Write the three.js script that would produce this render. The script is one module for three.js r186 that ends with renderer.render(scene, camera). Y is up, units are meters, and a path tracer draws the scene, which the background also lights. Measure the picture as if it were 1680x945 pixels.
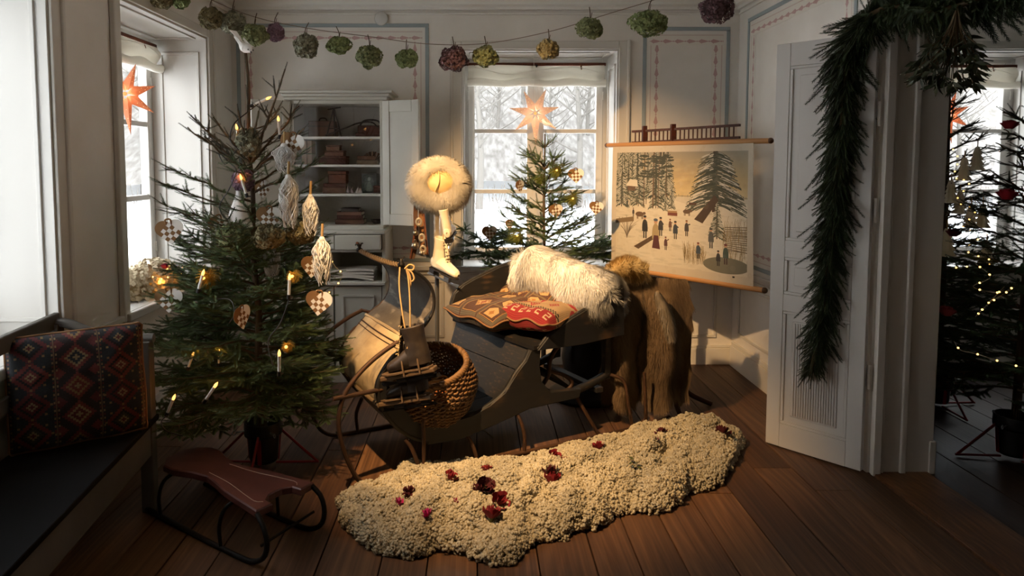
import * as THREE from 'three';
import { mergeGeometries } from 'three/addons/utils/BufferGeometryUtils.js';
import { RoundedBoxGeometry } from 'three/addons/geometries/RoundedBoxGeometry.js';
import { RectAreaLightUniformsLib } from 'three/addons/lights/RectAreaLightUniformsLib.js';

// ---------- camera, sky, lights, exposure ----------
RectAreaLightUniformsLib.init();
const scene = new THREE.Scene();
const EYE = 1.55, FOCAL = 1125, TILT = 3.9;
const camera = new THREE.PerspectiveCamera(2 * Math.atan(472.5 / FOCAL) * 180 / Math.PI, 1680 / 945, 0.05, 300);
camera.position.set(0, EYE, 0);
camera.rotation.x = -TILT * Math.PI / 180;
camera.setViewOffset(1680, 945, 60, 127, 1680, 945);   // the photograph's shifted lens
camera.updateProjectionMatrix();
scene.add(camera);

scene.background = new THREE.Color(0.93, 0.97, 1.0);   // even overcast sky
scene.backgroundIntensity = 7.4;

const renderer = new THREE.WebGLRenderer({ antialias: true });
renderer.toneMapping = THREE.LinearToneMapping;
renderer.toneMappingExposure = 0.97;
renderer.shadowMap.enabled = true;

// two warm ceiling spotlights at the left: one on the sleigh and the moss, one past the hat onto the wall chart
const SPOTS = [[[-0.75, 2.68, -2.2], [0.12, 0.52, -3.42], 58, 0.435, 0.8], [[-0.78, 2.68, -2.34], [0.42, 1.32, -4.4], 54, 0.40, 0.7]].map(([p, q, power, angle, soft]) => {
  const l = new THREE.SpotLight(0xffcd90, power, 0, angle, soft, 2);
  l.position.set(...p); l.target.position.set(...q); l.castShadow = true; l.shadow.radius = 1.5; l.shadow.mapSize.set(2048, 2048);
  scene.add(l, l.target); return l;
});

// ---------- helpers ----------
function rng(seed) { let s = seed >>> 0; return () => { s = (s + 0x6d2b79f5) | 0; let t = Math.imul(s ^ (s >>> 15), 1 | s); t = (t + Math.imul(t ^ (t >>> 7), 61 | t)) ^ t; return ((t ^ (t >>> 14)) >>> 0) / 4294967296; }; }
const V = (a, b, c) => Array.isArray(a) ? new THREE.Vector3(a[0], a[1], a[2]) : new THREE.Vector3(a, b, c);
const lerp = (a, b, t) => a + (b - a) * t, clamp01 = (x) => Math.min(1, Math.max(0, x)), smooth = (t) => { t = clamp01(t); return t * t * (3 - 2 * t); };
const mix3 = (a, b, t) => [lerp(a[0], b[0], t), lerp(a[1], b[1], t), lerp(a[2], b[2], t)];
const used = new Map();
function numbered(n) { const k = used.get(n) || 0; used.set(n, k + 1); return k ? n + '_' + String(k).padStart(3, '0') : n; }
function shade(o) { o.traverse((m) => { if (m.isMesh) { m.castShadow = true; m.receiveShadow = true; } }); return o; }
function info(o, label, category, group) { o.userData = { label, category }; if (group) o.userData.group = group; return o; }
function thing(name, label, category, pos = [0, 0, 0], turn = 0, group) {
  const o = new THREE.Group(); o.name = numbered(name); scene.add(o);
  o.position.set(pos[0], pos[1], pos[2]); o.rotation.y = turn;
  return info(o, label, category, group);
}
function clean(g) {
  g = g.index ? g.toNonIndexed() : g;
  for (const k of Object.keys(g.attributes)) if (!['position', 'normal', 'uv'].includes(k)) g.deleteAttribute(k);
  if (!g.attributes.normal) g.computeVertexNormals();
  if (!g.attributes.uv) g.setAttribute('uv', new THREE.BufferAttribute(new Float32Array(g.attributes.position.count * 2), 2));
  return g;
}
function merged(gs) { gs = gs.flat(3); return gs.length === 1 ? gs[0] : mergeGeometries(gs.map(clean), false); }
function part(name, gs, m, parent, label) {
  const o = new THREE.Mesh(Array.isArray(gs) ? merged(gs) : gs, m); o.name = name; o.castShadow = o.receiveShadow = true;
  if (label) o.userData.label = label;
  parent.add(o); return o;
}
function struct(name, gs, m) { const o = part(numbered(name), gs, m, scene); o.userData.kind = 'structure'; return o; }
function structGroup(name) { const o = new THREE.Group(); o.name = numbered(name); o.userData.kind = 'structure'; scene.add(o); return o; }
function solo(name, gs, m, label, category, group) { return info(part(numbered(name), gs, m, scene), label, category, group); }
function copyOf(o, label, group) {
  const c = o.clone(); c.name = numbered(o.name.replace(/_\d{3}$/, '')); scene.add(c);
  c.userData = { ...o.userData }; if (label) c.userData.label = label; if (group) c.userData.group = group; return c;
}
// box from min to max with uv in metres
function bx(x0, x1, y0, y1, z0, z1, r = 0) {
  const w = Math.abs(x1 - x0), h = Math.abs(y1 - y0), d = Math.abs(z1 - z0);
  const rr = Math.min(r, w * 0.45, h * 0.45, d * 0.45);
  const g = rr > 0 ? new RoundedBoxGeometry(w, h, d, 1, rr) : new THREE.BoxGeometry(w, h, d);
  g.translate((x0 + x1) / 2, (y0 + y1) / 2, (z0 + z1) / 2);
  return metric(g);
}
function cb(cx, cy, cz, w, h, d, r = 0) { return bx(cx - w / 2, cx + w / 2, cy - h / 2, cy + h / 2, cz - d / 2, cz + d / 2, r); }
function metric(g) {   // planar uv in metres by dominant normal
  g = g.index ? g.toNonIndexed() : g;
  const p = g.attributes.position, n = g.attributes.normal, uv = new Float32Array(p.count * 2);
  for (let i = 0; i < p.count; i++) {
    const ax = Math.abs(n.getX(i)), ay = Math.abs(n.getY(i)), az = Math.abs(n.getZ(i)), x = p.getX(i), y = p.getY(i), z = p.getZ(i);
    if (ay >= ax && ay >= az) { uv[i * 2] = x; uv[i * 2 + 1] = z; } else if (ax >= az) { uv[i * 2] = z; uv[i * 2 + 1] = y; } else { uv[i * 2] = x; uv[i * 2 + 1] = y; }
  }
  g.setAttribute('uv', new THREE.BufferAttribute(uv, 2)); return g;
}
function place(g, x = 0, y = 0, z = 0, rx = 0, ry = 0, rz = 0, s = 1) {
  const m = new THREE.Matrix4().compose(V(x, y, z), new THREE.Quaternion().setFromEuler(new THREE.Euler(rx, ry, rz)), Array.isArray(s) ? V(s) : V(s, s, s));
  return g.clone().applyMatrix4(m);
}
// tube with a radius that varies along it: pts [[x,y,z]...], rad number or function(t)
function tube(pts, rad, seg = 0, sides = 6, closed = false, straight = false) {
  const vs = pts.map((p) => p.isVector3 ? p : V(p));
  const c = straight ? new THREE.CurvePath() : new THREE.CatmullRomCurve3(vs, closed, 'centripetal');
  if (straight) for (let i = 0; i + 1 < vs.length; i++) c.add(new THREE.LineCurve3(vs[i], vs[i + 1]));
  seg = seg || Math.max(4, vs.length * 3);
  const g = new THREE.TubeGeometry(c, seg, 1, sides, closed);
  const p = g.attributes.position, f = typeof rad === 'function' ? rad : () => rad;
  for (let i = 0; i <= seg; i++) {
    const o = c.getPointAt(Math.min(1, i / seg)), r = f(i / seg);
    for (let j = 0; j <= sides; j++) { const k = i * (sides + 1) + j; p.setXYZ(k, o.x + (p.getX(k) - o.x) * r, o.y + (p.getY(k) - o.y) * r, o.z + (p.getZ(k) - o.z) * r); }
  }
  if (closed) return clean(g);
  const caps = [];
  for (const e of [0, 1]) {
    const r = f(e); if (r < 0.0015) continue;
    const cap = new THREE.CircleGeometry(r, sides), q = new THREE.Quaternion().setFromUnitVectors(V(0, 0, 1), c.getTangentAt(e).multiplyScalar(e ? 1 : -1));
    cap.applyQuaternion(q); const o = c.getPointAt(e); cap.translate(o.x, o.y, o.z); caps.push(cap);
  }
  return caps.length ? mergeGeometries([g, ...caps].map(clean)) : clean(g);
}
const rod = (a, b, r, sides = 8) => tube([a, b], r, 1, sides, false, true);
// straight bar with a rectangular section between two points
function bar(a, b, w, t, up = [0, 1, 0]) {
  const A = V(a), B = V(b), d = B.clone().sub(A), L = d.length(); d.normalize();
  let x = new THREE.Vector3().crossVectors(V(up), d); if (x.lengthSq() < 1e-6) x = V(1, 0, 0); x.normalize();
  const y = new THREE.Vector3().crossVectors(d, x), g = metric(new THREE.BoxGeometry(w, t, L));
  g.applyMatrix4(new THREE.Matrix4().makeBasis(x, y, d)); const c = A.add(B).multiplyScalar(0.5); g.translate(c.x, c.y, c.z); return g;
}
function lathe(profile, seg = 24) { return clean(new THREE.LatheGeometry(profile.map((p) => new THREE.Vector2(p[0], p[1])), seg)); }
function shapeOf(pts, curve = false) {
  const s = new THREE.Shape();
  if (curve) { s.setFromPoints(new THREE.SplineCurve(pts.map((p) => new THREE.Vector2(p[0], p[1]))).getPoints(pts.length * 4)); } else s.setFromPoints(pts.map((p) => new THREE.Vector2(p[0], p[1])));
  return s;
}
function extrude(pts, depth, bevel = 0, curve = false) {
  const g = new THREE.ExtrudeGeometry(pts instanceof THREE.Shape ? pts : shapeOf(pts, curve), { depth, bevelEnabled: bevel > 0, bevelSize: bevel, bevelThickness: bevel, bevelSegments: 1, curveSegments: 10 });
  return g;
}
// grid surface from f(u, v) -> [x, y, z]
function surf(f, nu, nv, uscale = 1, vscale = 1) {
  const pos = [], uv = [], idx = [];
  for (let i = 0; i <= nu; i++) for (let j = 0; j <= nv; j++) { const p = f(i / nu, j / nv); pos.push(p[0], p[1], p[2]); uv.push(i / nu * uscale, j / nv * vscale); }
  for (let i = 0; i < nu; i++) for (let j = 0; j < nv; j++) { const a = i * (nv + 1) + j, b = a + nv + 1; idx.push(a, b, a + 1, b, b + 1, a + 1); }
  const g = new THREE.BufferGeometry(); g.setAttribute('position', new THREE.Float32BufferAttribute(pos, 3)); g.setAttribute('uv', new THREE.Float32BufferAttribute(uv, 2)); g.setIndex(idx); g.computeVertexNormals(); return g;
}
// sheet with thickness from f(u, v)
function sheet(f, nu, nv, t) {
  const a = surf(f, nu, nv), n = a.attributes.normal, p = a.attributes.position;
  const at = (s) => (u, v) => { const k = Math.round(u * nu) * (nv + 1) + Math.round(v * nv); return [p.getX(k) + n.getX(k) * s, p.getY(k) + n.getY(k) * s, p.getZ(k) + n.getZ(k) * s]; };
  const top = surf(at(t / 2), nu, nv), bot = surf((u, v) => at(-t / 2)(1 - u, v), nu, nv), edge = [];
  for (const v of [0, 1]) edge.push(surf((u, w) => at(lerp(-t / 2, t / 2, v ? 1 - w : w))(u, v), nu, 1));
  for (const u of [0, 1]) edge.push(surf((v, w) => at(lerp(-t / 2, t / 2, u ? w : 1 - w))(u, v), nv, 1));
  return mergeGeometries([top, bot, ...edge].map(clean));
}
// ---------- noise and textures ----------
function hash2(x, y, s) { let h = Math.imul(x, 374761393) ^ Math.imul(y, 668265263) ^ Math.imul(s, 1274126177); h = Math.imul(h ^ (h >>> 13), 1274126177); return ((h ^ (h >>> 16)) >>> 0) / 4294967296; }
function vnoise(x, y, s = 1, px = 1e9, py = 1e9) {
  const xi = Math.floor(x), yi = Math.floor(y), fx = smooth(x - xi), fy = smooth(y - yi), w = (v, p) => ((v % p) + p) % p;
  const a = hash2(w(xi, px), w(yi, py), s), b = hash2(w(xi + 1, px), w(yi, py), s), c = hash2(w(xi, px), w(yi + 1, py), s), d = hash2(w(xi + 1, px), w(yi + 1, py), s);
  return lerp(lerp(a, b, fx), lerp(c, d, fx), fy);
}
function fbm(x, y, s, px, py, oct = 4) { let v = 0, a = 0.5; for (let o = 0; o < oct; o++) { v += a * vnoise(x, y, s + o, px, py); x *= 2; y *= 2; px *= 2; py *= 2; a *= 0.5; } return v; }
function tex(w, h, f, srgb = true) {
  const d = new Uint8Array(w * h * 4);
  for (let y = 0; y < h; y++) for (let x = 0; x < w; x++) { const c = f(x / w, y / h), k = (y * w + x) * 4; d[k] = c[0]; d[k + 1] = c[1]; d[k + 2] = c[2]; d[k + 3] = 255; }
  const t = new THREE.DataTexture(d, w, h); t.magFilter = THREE.LinearFilter; t.minFilter = THREE.LinearFilter; t.wrapS = t.wrapT = THREE.RepeatWrapping;
  if (srgb) t.colorSpace = THREE.SRGBColorSpace; t.needsUpdate = true; return t;
}
function rep(t, u, v) { const c = t.clone(); c.repeat.set(u, v); c.needsUpdate = true; return c; }
function canvasTex(w, h, draw, wrap) {
  const c = document.createElement('canvas'); c.width = w; c.height = h; draw(c.getContext('2d'), w, h);
  const t = new THREE.CanvasTexture(c); t.colorSpace = THREE.SRGBColorSpace; if (wrap) t.wrapS = t.wrapT = THREE.RepeatWrapping; return t;
}
const std = (o) => new THREE.MeshStandardMaterial({ roughness: 0.8, ...o });
const phys = (o) => new THREE.MeshPhysicalMaterial({ roughness: 0.8, ...o });
const two = { side: THREE.DoubleSide };

// wood grain runs along v; one tile is 1 m x 4 m
const grainV = (seed, dark, light) => tex(512, 512, (u, v) => {
  const warp = fbm(u * 4, v * 3, seed, 4, 3, 3), ring = 0.5 + 0.5 * Math.sin((u * 22 + warp * 7) * 6.283);
  const fine = fbm(u * 128, v * 6, seed + 9, 128, 6, 3), blot = fbm(u * 5, v * 5, seed + 20, 5, 5, 4);
  const k = clamp01(0.12 + 0.14 * Math.pow(ring, 3) + 0.6 * fine + 0.6 * (blot - 0.5));
  return mix3(dark, light, k);
});
const woodFloorTex = grainV(11, [74, 50, 34], [186, 146, 106]), woodTex = grainV(31, [96, 60, 34], [196, 144, 92]);
const speck = (seed, a, b, f) => tex(256, 256, (u, v) => mix3(a, b, clamp01(fbm(u * f, v * f, seed, f, f, 5) * 1.3 - 0.15)));
const bumpNoise = tex(256, 256, (u, v) => { const k = 255 * fbm(u * 16, v * 16, 77, 16, 16, 4); return [k, k, k]; }, false);
const bumpFine = tex(256, 256, (u, v) => { const k = 255 * fbm(u * 64, v * 64, 78, 64, 64, 3); return [k, k, k]; }, false);

const M = {
  wall: std({ map: speck(3, [219, 213, 203], [231, 226, 218], 6), roughness: 0.92, bumpMap: bumpNoise, bumpScale: 0.0006 }),
  white: std({ color: 0xcfccc6, roughness: 0.55 }),
  panelGrey: std({ color: 0xd2cdc3, roughness: 0.7 }),
  ceiling: std({ color: 0xe6e2da, roughness: 0.95 }),
  band: std({ color: 0x9aa4a6, roughness: 0.9 }),
  glass: phys({ color: 0xffffff, transmission: 1, thickness: 0, roughness: 0.0, ior: 1.45, ...two }),
  linen: phys({ color: 0xeeeae0, roughness: 0.95, transmission: 0.35, thickness: 0, ...two }),
  stickWood: std({ map: rep(woodTex, 4, 4), color: 0xd8a878, roughness: 0.6 }),
  blackIron: std({ color: 0x1b1815, roughness: 0.6, metalness: 0.5 }),
  brass: std({ color: 0xb08a4a, roughness: 0.35, metalness: 0.9 }),
};

// ---------- the room ----------
const XL = -1.84, XR = 1.985, XR2 = 2.265, ZB = -5.232, XE = 5.3, ZF = 1.7, HC = 2.8, TH = 0.45;
const DOOR0 = 2.3, DOOR1 = 3.355, DOORH = 2.26;
const WIN = { L1: [3.583, 4.761], L2: [1.82, 3.0], B: [-0.106, 1.08], B2: [3.19, 4.376] }, SILL = 0.765, WTOP = 2.41;
// walls with thickness and openings
struct('wall_left', [
  bx(XL - TH, XL, 0, HC, ZF, -WIN.L2[0]), bx(XL - TH, XL, 0, HC, -WIN.L2[1], -WIN.L1[0]), bx(XL - TH, XL, 0, HC, -WIN.L1[1], ZB - TH),
  ...[WIN.L1, WIN.L2].flatMap((w) => [bx(XL - TH, XL, 0, SILL - 0.04, -w[0], -w[1]), bx(XL - TH, XL, WTOP, HC, -w[0], -w[1])]),
], M.wall);
struct('wall_back', [
  bx(XL, WIN.B[0], 0, HC, ZB - TH, ZB), bx(WIN.B[1], WIN.B2[0], 0, HC, ZB - TH, ZB), bx(WIN.B2[1], XE + 0.3, 0, HC, ZB - TH, ZB),
  ...[WIN.B, WIN.B2].flatMap((w) => [bx(w[0], w[1], 0, SILL - 0.04, ZB - TH, ZB), bx(w[0], w[1], WTOP, HC, ZB - TH, ZB)]),
], M.wall);
struct('wall_right', [bx(XR, XR2, 0, HC, ZB, -DOOR1), bx(XR, XR2, DOORH, HC, -DOOR1, -DOOR0), bx(XR, XR2, 0, HC, -DOOR0, ZF)], M.wall);
struct('wall_front', bx(XL - TH, XE + 0.3, 0, HC, ZF, ZF + 0.3), M.wall);
struct('wall_east', bx(XE, XE + 0.3, 0, HC, ZB, ZF), M.wall);
struct('ceiling', bx(XL - TH, XE + 0.3, HC, HC + 0.25, ZB - TH, ZF + 0.3), M.ceiling);

// floor: each board is a piece of its own, running away from the camera
{
  const floor = structGroup('floor'), r = rng(5);
  part('subfloor', bx(XL - TH, XE + 0.3, -0.3, -0.035, ZB - TH, ZF + 0.3), std({ color: 0x2a1d14, roughness: 1 }), floor);
  const tints = [0xd4c6ba, 0xbaaea4, 0xcabaaa, 0xb0a296, 0xc4b6aa, 0xcec0b0];
  const mats = tints.map((c, i) => std({ map: woodFloorTex, color: c, roughness: 0.52 + 0.03 * i, bumpMap: woodFloorTex, bumpScale: 0.0016 }));
  const board = (x0, x1, z0, z1) => {
    const lift = (r() - 0.5) * 0.0025, g = bx(x0 + 0.0025, x1 - 0.0025, -0.034, lift, z0 + 0.0015, z1 - 0.0015, 0.0025);
    const du = r() * 7, dv = r() * 3, flip = r() < 0.5 ? -1 : 1, p = g.attributes.position, uv = g.attributes.uv;
    for (let i = 0; i < p.count; i++) uv.setXY(i, flip * p.getX(i) * 1.0 + du, p.getZ(i) * 0.25 + dv);
    part('plank', g, mats[Math.floor(r() * mats.length)], floor);
  };
  for (let x = XL; x < XR - 0.02;) {
    let w = 0.17 + r() * 0.075; if (XR - x - w < 0.1) w = XR - x;
    const cut = -1.2 - r() * 3.2;
    board(x, x + w, ZB, cut); board(x, x + w, cut, ZF); x += w;
  }
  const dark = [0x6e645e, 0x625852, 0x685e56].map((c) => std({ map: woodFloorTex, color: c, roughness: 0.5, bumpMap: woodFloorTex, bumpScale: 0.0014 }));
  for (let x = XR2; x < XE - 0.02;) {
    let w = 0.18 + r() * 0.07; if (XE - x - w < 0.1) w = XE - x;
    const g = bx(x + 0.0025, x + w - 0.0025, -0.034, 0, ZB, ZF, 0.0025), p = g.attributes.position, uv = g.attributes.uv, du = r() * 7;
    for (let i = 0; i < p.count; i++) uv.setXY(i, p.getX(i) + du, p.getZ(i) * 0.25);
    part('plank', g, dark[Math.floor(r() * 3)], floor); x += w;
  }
  part('threshold', bx(XR, XR2, -0.03, 0.012, -DOOR1, -DOOR0, 0.004), std({ map: woodFloorTex, color: 0xc8b094, roughness: 0.5 }), floor, 'paler worn threshold board in the doorway');
}
// wall boxes: 'B' back wall (u = x), 'L' left wall (u = depth), 'R' right wall (u = depth)
function on(w, u0, u1, v0, v1, t, r = 0.004, off = 0) {
  if (w === 'B') return bx(u0, u1, v0, v1, ZB + off, ZB + off + t, r);
  if (w === 'L') return bx(XL + off, XL + off + t, v0, v1, -u1, -u0, r);
  return bx(XR - off - t, XR - off, v0, v1, -u1, -u0, r);
}
const frameOn = (w, u0, u1, v0, v1, b, t) => [on(w, u0, u1, v0, v0 + b, t), on(w, u0, u1, v1 - b, v1, t), on(w, u0, u0 + b, v0 + b, v1 - b, t), on(w, u1 - b, u1, v0 + b, v1 - b, t)];
// skirting, dado rail and wainscot panels
struct('baseboard_back', [on('B', XL, WIN.B2[0] > XR ? XR : XR, 0, 0.13, 0.025), on('B', XL, XR, 0.13, 0.15, 0.016)], M.panelGrey);
struct('baseboard_left', [on('L', -1.6, 5.2, 0, 0.13, 0.025), on('L', -1.6, 5.2, 0.13, 0.15, 0.016)], M.panelGrey);
struct('baseboard_right', [on('R', DOOR1 + 0.14, 5.2, 0, 0.16, 0.025), on('R', DOOR1 + 0.14, 5.2, 0.16, 0.19, 0.016)], M.panelGrey);
struct('trim_dado_back', [on('B', XL, WIN.B[0] - 0.06, 0.735, 0.765, 0.03), on('B', WIN.B[1] + 0.06, XR, 0.735, 0.765, 0.03), on('B', XL, XR, 0.70, 0.715, 0.014)], M.panelGrey);
struct('trim_dado_right', [on('R', DOOR1 + 0.14, 5.2, 0.735, 0.765, 0.03), on('R', DOOR1 + 0.14, 5.2, 0.70, 0.715, 0.014)], M.panelGrey);
struct('trim_dado_left', [on('L', 3.08, 3.5, 0.735, 0.765, 0.03), on('L', 4.84, 5.2, 0.735, 0.765, 0.03)], M.panelGrey);
{
  const gs = [];
  for (const [a, b] of [[-1.74, -1.3], [-1.22, -0.78], [-0.7, -0.24], [-0.1, 0.46], [0.54, 1.06], [1.18, 1.86]]) gs.push(...frameOn('B', a, b, 0.21, 0.66, 0.022, 0.012));
  struct('trim_wainscot_back', gs, M.panelGrey);
  struct('trim_wainscot_right', [...frameOn('R', 3.62, 4.3, 0.26, 0.66, 0.022, 0.012), ...frameOn('R', 4.4, 5.1, 0.26, 0.66, 0.022, 0.012)], M.panelGrey);
  struct('trim_wainscot_left', [...frameOn('L', 3.66, 4.68, 0.2, 0.6, 0.03, 0.014), ...frameOn('L', 3.08, 3.5, 0.2, 0.66, 0.022, 0.012), ...frameOn('L', 1.9, 2.9, 0.2, 0.6, 0.03, 0.014)], M.panelGrey);
}
// cornice
{
  const prof = [[0, 0], [0.025, 0], [0.03, 0.02], [0.055, 0.03], [0.085, 0.075], [0.1, 0.08], [0.1, 0.1], [0, 0.1]];
  const run = (len) => extrude(prof, len);
  const b = place(run(XR - XL), XL, HC - 0.1, ZB, 0, Math.PI / 2, 0); // depth runs along +x
  struct('trim_cornice_back', [place(extrude(prof.map(([a, c]) => [-a, c]).reverse(), XR - XL), XL, HC - 0.1, ZB, 0, Math.PI / 2, 0), on('B', XL, XR, 2.665, 2.68, 0.014)], M.ceiling);
  struct('trim_cornice_left', [place(extrude(prof, 6.9), XL, HC - 0.1, ZB), on('L', -1.6, 5.23, 2.665, 2.68, 0.014)], M.ceiling);
  struct('trim_cornice_right', [place(extrude(prof.map(([a, c]) => [-a, c]).reverse(), 6.9), XR, HC - 0.1, ZB), on('R', -1.6, 5.23, 2.665, 2.68, 0.014)], M.ceiling);
}
// painted wall panels: a blue-grey band, a rose-pink garland of arrow-shaped leaves and a fine line inside it
const roseTex = canvasTex(256, 64, (c, w, h) => {
  c.fillStyle = '#e0dacf'; c.fillRect(0, 0, w, h);
  c.strokeStyle = '#c09c98'; c.lineWidth = 3; c.beginPath(); c.moveTo(0, 22); c.lineTo(w, 22); c.stroke();
  c.fillStyle = '#c29f9a';
  for (let i = 0; i < 4; i++) {
    const x = i * 64 + 4;
    c.beginPath(); c.moveTo(x, 22); c.quadraticCurveTo(x + 26, 2, x + 18, 12); c.quadraticCurveTo(x + 34, 14, x + 56, 22); c.quadraticCurveTo(x + 34, 30, x + 18, 33); c.quadraticCurveTo(x + 26, 42, x, 22); c.fill();
    c.beginPath(); c.arc(x + 59, 22, 4, 0, 7); c.fill();
  }
  c.strokeStyle = '#c6a9a2'; c.lineWidth = 3; c.beginPath(); c.moveTo(0, 56); c.lineTo(w, 56); c.stroke();
}, true);
const roseMat = std({ map: roseTex, roughness: 0.92 });
function paintedStrip(w, u0, u1, v0, v1, inward) {   // flat print: a strip of the painted border, 2 mm proud
  const g = on(w, u0, u1, v0, v1, 0.002, 0), p = g.attributes.position, uv = g.attributes.uv, along = Math.abs(u1 - u0) > Math.abs(v1 - v0);
  for (let i = 0; i < p.count; i++) {
    const u = w === 'B' ? p.getX(i) : -p.getZ(i), v = p.getY(i);
    const a = along ? (u - u0) : (v - v0), b = along ? (v - v0) / (v1 - v0) : (u - u0) / (u1 - u0);
    uv.setXY(i, a / 0.36, inward > 0 ? 1 - b : b);
  }
  return g;
}
function paintedPanel(w, u0, u1, v0, v1, id) {
  const g = structGroup('trim_' + id);
  part('painted_band', frameOn(w, u0, u1, v0, v1, 0.028, 0.008), M.band, g);
  const b = 0.05, t = 0.085;
  part('painted_border', [paintedStrip(w, u0 + b, u1 - b, v1 - b - t, v1 - b, 1), paintedStrip(w, u0 + b, u1 - b, v0 + b, v0 + b + t, -1),
    paintedStrip(w, u0 + b, u0 + b + t, v0 + b + t, v1 - b - t, -1), paintedStrip(w, u1 - b - t, u1 - b, v0 + b + t, v1 - b - t, 1)], roseMat, g);
}
paintedPanel('B', -1.80, -0.35, 0.80, 2.60, 1);
paintedPanel('B', 1.26, 1.915, 0.80, 2.575, 2);
paintedPanel('R', 3.62, 5.06, 0.80, 2.60, 3);
// smoke detector on the frieze
solo('smoke_detector', place(lathe([[0, 0], [0.05, 0], [0.052, 0.012], [0.045, 0.022], [0, 0.024]], 24), -0.705, 2.635, ZB + 0.001, Math.PI / 2), M.white, 'small round white disc on the frieze above the cabinet', 'smoke detector');

// ---------- windows ----------
// local frame: x across 0..w, y up from the sill, z towards the room
function makeWindow(name, w, h) {
  const o = structGroup(name), f = 0.05, cw = 0.055, mid = w / 2, D = 0.06;
  part('window_frame', [bx(0, f, 0, h, -D, 0, 0.004), bx(w - f, w, 0, h, -D, 0, 0.004), bx(f, w - f, 0, f, -D, 0, 0.004), bx(f, w - f, h - f, h, -D, 0, 0.004), bx(mid - 0.02, mid + 0.02, f, h - f, -D, 0.012, 0.006)], M.white, o);
  for (const s of [0, 1]) {
    const a = s ? mid + 0.012 : f - 0.004, b = s ? w - f + 0.004 : mid - 0.012, y0 = f - 0.004, y1 = h - f + 0.004;
    const cas = part('casement', [bx(a, a + cw, y0, y1, -0.05, 0.01, 0.006), bx(b - cw, b, y0, y1, -0.05, 0.01, 0.006), bx(a + cw, b - cw, y0, y0 + cw, -0.05, 0.01, 0.006), bx(a + cw, b - cw, y1 - cw, y1, -0.05, 0.01, 0.006)], M.white, o);
    const ys = [y0 + cw, 0.56, 1.05, y1 - cw];
    for (const y of [ys[1], ys[2]]) part('glazing_bar', bx(a + cw, b - cw, y - 0.017, y + 0.017, -0.045, 0.004, 0.004), M.white, cas);
    for (let k = 0; k < 3; k++) part('pane', bx(a + cw, b - cw, ys[k] + (k ? 0.017 : 0), ys[k + 1] - (k < 2 ? 0.017 : 0), -0.022, -0.018), M.glass, cas);
    part('hinge', [0.18, 1.3].map((y) => bx(s ? b - 0.008 : a - 0.006, s ? b + 0.006 : a + 0.008, y, y + 0.07, 0.005, 0.02, 0.004)), M.white, o);
  }
  return o;
}
// the deep opening: panelled jambs and soffit, sill board, casing on the wall
function lining(o, w, h, depth) {   // same local frame; the wall face is at z = depth
  const t = 0.012;
  part('jamb_lining', [bx(-0.001, t, 0, h, 0, depth, 0.002), ...panelOn(0.06, depth - 0.05, 0.09, h - 0.1).map((g) => place(g, t, 0, 0, 0, -Math.PI / 2, 0))], M.white, o);
  part('jamb_lining', [bx(w - t, w + 0.001, 0, h, 0, depth, 0.002), ...panelOn(0.06, depth - 0.05, 0.09, h - 0.1).map((g) => place(g, w - t, 0, 0, 0, -Math.PI / 2, 0))], M.white, o);
  part('soffit_lining', [bx(0, w, h - t, h + 0.001, 0, depth, 0.002), bx(0.06, w - 0.06, h - t - 0.01, h - t, 0.05, 0.07, 0.003), bx(0.06, w - 0.06, h - t - 0.01, h - t, depth - 0.07, depth - 0.05, 0.003), bx(0.06, 0.08, h - t - 0.01, h - t, 0.07, depth - 0.07, 0.003), bx(w - 0.08, w - 0.06, h - t - 0.01, h - t, 0.07, depth - 0.07, 0.003)], M.white, o);
  part('window_sill', bx(-0.0, w, -0.042, 0.0, -0.02, depth, 0.004), M.white, o);
  part('window_sill', bx(-0.04, w + 0.04, -0.045, 0.002, depth, depth + 0.035, 0.01), M.white, o);
  part('window_casing', [bx(-0.075, 0, -0.04, h + 0.06, depth, depth + 0.018, 0.006), bx(w, w + 0.075, -0.04, h + 0.06, depth, depth + 0.018, 0.006), bx(0, w, h, h + 0.06, depth, depth + 0.018, 0.006), bx(-0.085, -0.06, -0.04, h + 0.07, depth, depth + 0.03, 0.008), bx(w + 0.06, w + 0.085, -0.04, h + 0.07, depth, depth + 0.03, 0.008)], M.panelGrey, o);
}
function panelOn(u0, u1, v0, v1) { const b = 0.02, t = 0.01; return [bx(u0, u1, v0, v0 + b, -t, t, 0.003), bx(u0, u1, v1 - b, v1, -t, t, 0.003), bx(u0, u0 + b, v0 + b, v1 - b, -t, t, 0.003), bx(u1 - b, u1, v0 + b, v1 - b, -t, t, 0.003)]; }
const WD = 0.38, WH = WTOP - SILL;
function setWindow(name, w, x, z, turn) { const o = makeWindow(name, w, WH); lining(o, w, WH, WD); o.position.set(x, SILL, z); o.rotation.y = turn; return o; }
setWindow('window_1', WIN.B[1] - WIN.B[0], WIN.B[0], ZB - WD, 0);
setWindow('window_2', WIN.L1[1] - WIN.L1[0], XL - WD, -WIN.L1[0], Math.PI / 2);
setWindow('window_3', WIN.L2[1] - WIN.L2[0], XL - WD, -WIN.L2[0], Math.PI / 2);
setWindow('window_4', WIN.B2[1] - WIN.B2[0], WIN.B2[0], ZB - WD, 0);
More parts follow.
